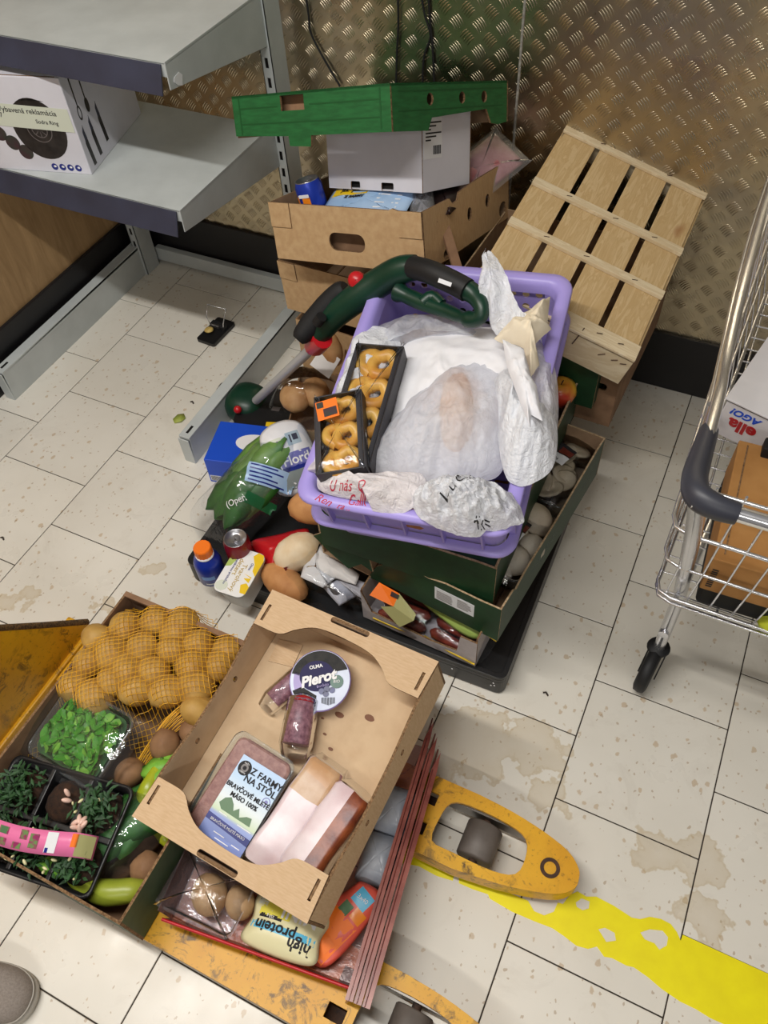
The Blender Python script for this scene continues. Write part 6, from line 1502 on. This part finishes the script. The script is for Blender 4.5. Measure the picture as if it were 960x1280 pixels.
# basket
B0, B1 = -.335, .60           # rear and front of the basket floor
zf0, zf1 = .445, .545         # floor height, rear and front
def side_x(y, z): return 1.846 - .03 * (z - .45) / .45 + .05 * max(0, (y - B0)) * (1 - (z - .45) / .45) * .8
def rear_y(z): return B0 - .22 * (z - zf0)
for z, r in ((.445, .0035), (.465, .0035), (.60, .003), (.72, .0036), (.86, .003)):
    xl = side_x(B0, z); y = rear_y(z)
    fr = []
    for q in ((xl + .03, y), (xl + .008, y + .008), (xl, y + .03)): fr.append((q[0], q[1], z))
    side = [(side_x(yy, z), yy, z + (zf1 - zf0) * (yy - B0) / (B1 - B0) * (1 - (z - .445) / .5)) for yy in [y + .06 + k * .11 for k in range(8)]]
    wire([(2.35, y, z)] + [(xl + .2, y, z)] + fr + side, r, 8, 'basket_hoop')
for k in range(13):
    x = 1.865 + k * .039
    wire([(x, B0 + .01, .444), (x, rear_y(.60), .60), (x, rear_y(.875), .875)], .0019)
for k in range(15):
    y = B0 + .045 + k * .06
    dz = (zf1 - zf0) * (y - B0) / (B1 - B0)
    wire([(side_x(y, .45), y, .445 + dz), (side_x(y, .65), y, .65), (side_x(y, .87), y, .87)], .0019)
for k in range(15):
    y = B0 + .045 + k * .06
    dz = (zf1 - zf0) * (y - B0) / (B1 - B0)
    wire([(2.35, y, .445 + dz), (2.352, y, .65), (2.355, y, .87)], .0019)
for z in (.50, .60, .72, .86): wire([(2.35, rear_y(z), z), (2.35, .2, z + .05 * (.9 - z) / .45), (2.345, .62, z + .1 * (.9 - z) / .45)], .003, 8, 'basket_hoop')
for k in range(24):
    y = B0 + .02 + k * .038
    z = zf0 + (zf1 - zf0) * (y - B0) / (B1 - B0)
    wire([(side_x(y, .45), y, z), (2.35, y, z)], .0019)
for k in range(7):
    x = 1.885 + k * .075
    wire([(x, B0, zf0 - .003), (x + .0, B1, zf1 - .003)], .0026)
for z in (.62, .73, .84):
    wire([(1.83, .62, z), (2.34, .62, z)], .003)
# things in the cart
MAT['carton_glossy'] = mott('white_glossy_carton', (232, 230, 232), (222, 220, 224), 6, .35)
wcx = thing('white_carton', 'white printed carton with red lettering lying in the far part of the shopping cart', 'box', TR((1.853, .0, .565), (3, 4, -12)))
G().box(0, 0, 0, .30, .26, .095).build('carton_body', ['carton_glossy'], wcx, bevel=.002)
Ff = frame((0, -.0006, 0), (1, 0, 0), (0, 0, 1))
text('ella', .040, 'red', wcx, Ff @ TR((.046, .044, 0), (0, 0, 180)), bold=.0015)
text('AGO!', .022, 'blue', wcx, Ff @ TR((.044, .074, 0), (0, 0, 180)), bold=.0008, shear=.3)
G().box(-.004, -.004, .095, .305, .265, .099).build('lid_panel', ['carton_glossy'], wcx, bevel=.001)
G().plate(rect(0, .0905, .3, .0945), (), .0004, Ff).build('maroon_edge', ['print_maroon'], wcx)
MAT['card_amber'] = mott('amber_cardboard', (184, 134, 76), (168, 118, 62), 12, .75)
bcx = thing('brown_carton', 'amber brown cardboard carton standing in the shopping cart behind the rear gate', 'box', TR((2.05, -.185, .53), (0, 0, 2)))
G().box(-.145, -.155, 0, .145, .13, .09).build('carton_body', ['card_amber'], bcx, bevel=.002)
G().box(-.13, -.14, .0905, -.1275, .12, .0912).build('top_seam', ['card_edge'], bcx)
G().box(-.105, .10, .08, .15, .132, .112).build('black_strip', ['blackm'], bcx, bevel=.003)
G().plate(ellipse(-.03, .02, .012, .006, 14), (), .0006, TR((0, 0, .0912))).build('printed_mark', ['print_mid'], bcx)
g = G()
for k in range(9): g.plate(rect(-.138, .012 + k * .006, -.128, .0155 + k * .006), (), .0004, frame((0, -.1556, 0), (1, 0, 0), (0, 0, 1)))
g.build('printed_code', ['ink'], bcx)
tag(G().box(-.15, -.15, 0, .15, .15, .07).build('black_crate', ['blackm'], None, bevel=.006, M=TR((2.06, -.175, .455), (-4, 0, 2))), 'matt black crate under the amber carton on the cart floor', 'crate')
tg = tag(G().blob((0, 0, 0), (.022, .02, .02), 14, 9).build('tennis_ball', [mott('yellow_green_ball', (206, 214, 60), (186, 196, 50), 30, .8)], M=TR((2.045, -.322, .470))), 'small yellow-green round fruit at the rear of the cart floor by the gate', 'fruit')
tg.name = 'green_fruit'

# ================================================================ SHOE
sn = thing('shoe', 'toe of a grey canvas shoe standing on the tiles at the lower left corner', 'shoe', TR((.912, -1.40, 0), (0, 0, 12)))
MAT['canvas'] = mott('grey_canvas', (150, 140, 132), (134, 124, 116), 300, .85, bump=.15)
MAT['sole'] = plain('pale_rubber_sole', (172, 166, 156), .6)
def shoe_loop(s, z, dx=0):
    pts = [(.125, 0), (.122, .018), (.108, .036), (.075, .048), (.02, .047), (-.06, .038), (-.13, .036), (-.16, .022), (-.165, 0), (-.16, -.022), (-.13, -.034), (-.06, -.034), (.02, -.044), (.075, -.046), (.108, -.036), (.122, -.018)]
    return [(p.x * s + dx, p.y * s, z) for p in smooth_path([(a, b, 0) for a, b in pts], 3, True)]
G().loft([shoe_loop(1.0, .001), shoe_loop(1.03, .01), shoe_loop(1.03, .022), shoe_loop(.99, .024)], cap0=True).build('rubber_sole', ['sole'], sn)
G().loft([shoe_loop(.99, .022), shoe_loop(.985, .036), shoe_loop(.93, .052, -.004), shoe_loop(.80, .064, -.016), shoe_loop(.62, .075, -.034), shoe_loop(.45, .088, -.055), shoe_loop(.40, .10, -.07)], cap1=True).build('canvas_upper', ['canvas'], sn)
g = G().tube([(p[0], p[1], .03) for p in shoe_loop(1.0, .03)], .0018, 6, closed=True); g.build('sole_welt', ['sole'], sn)
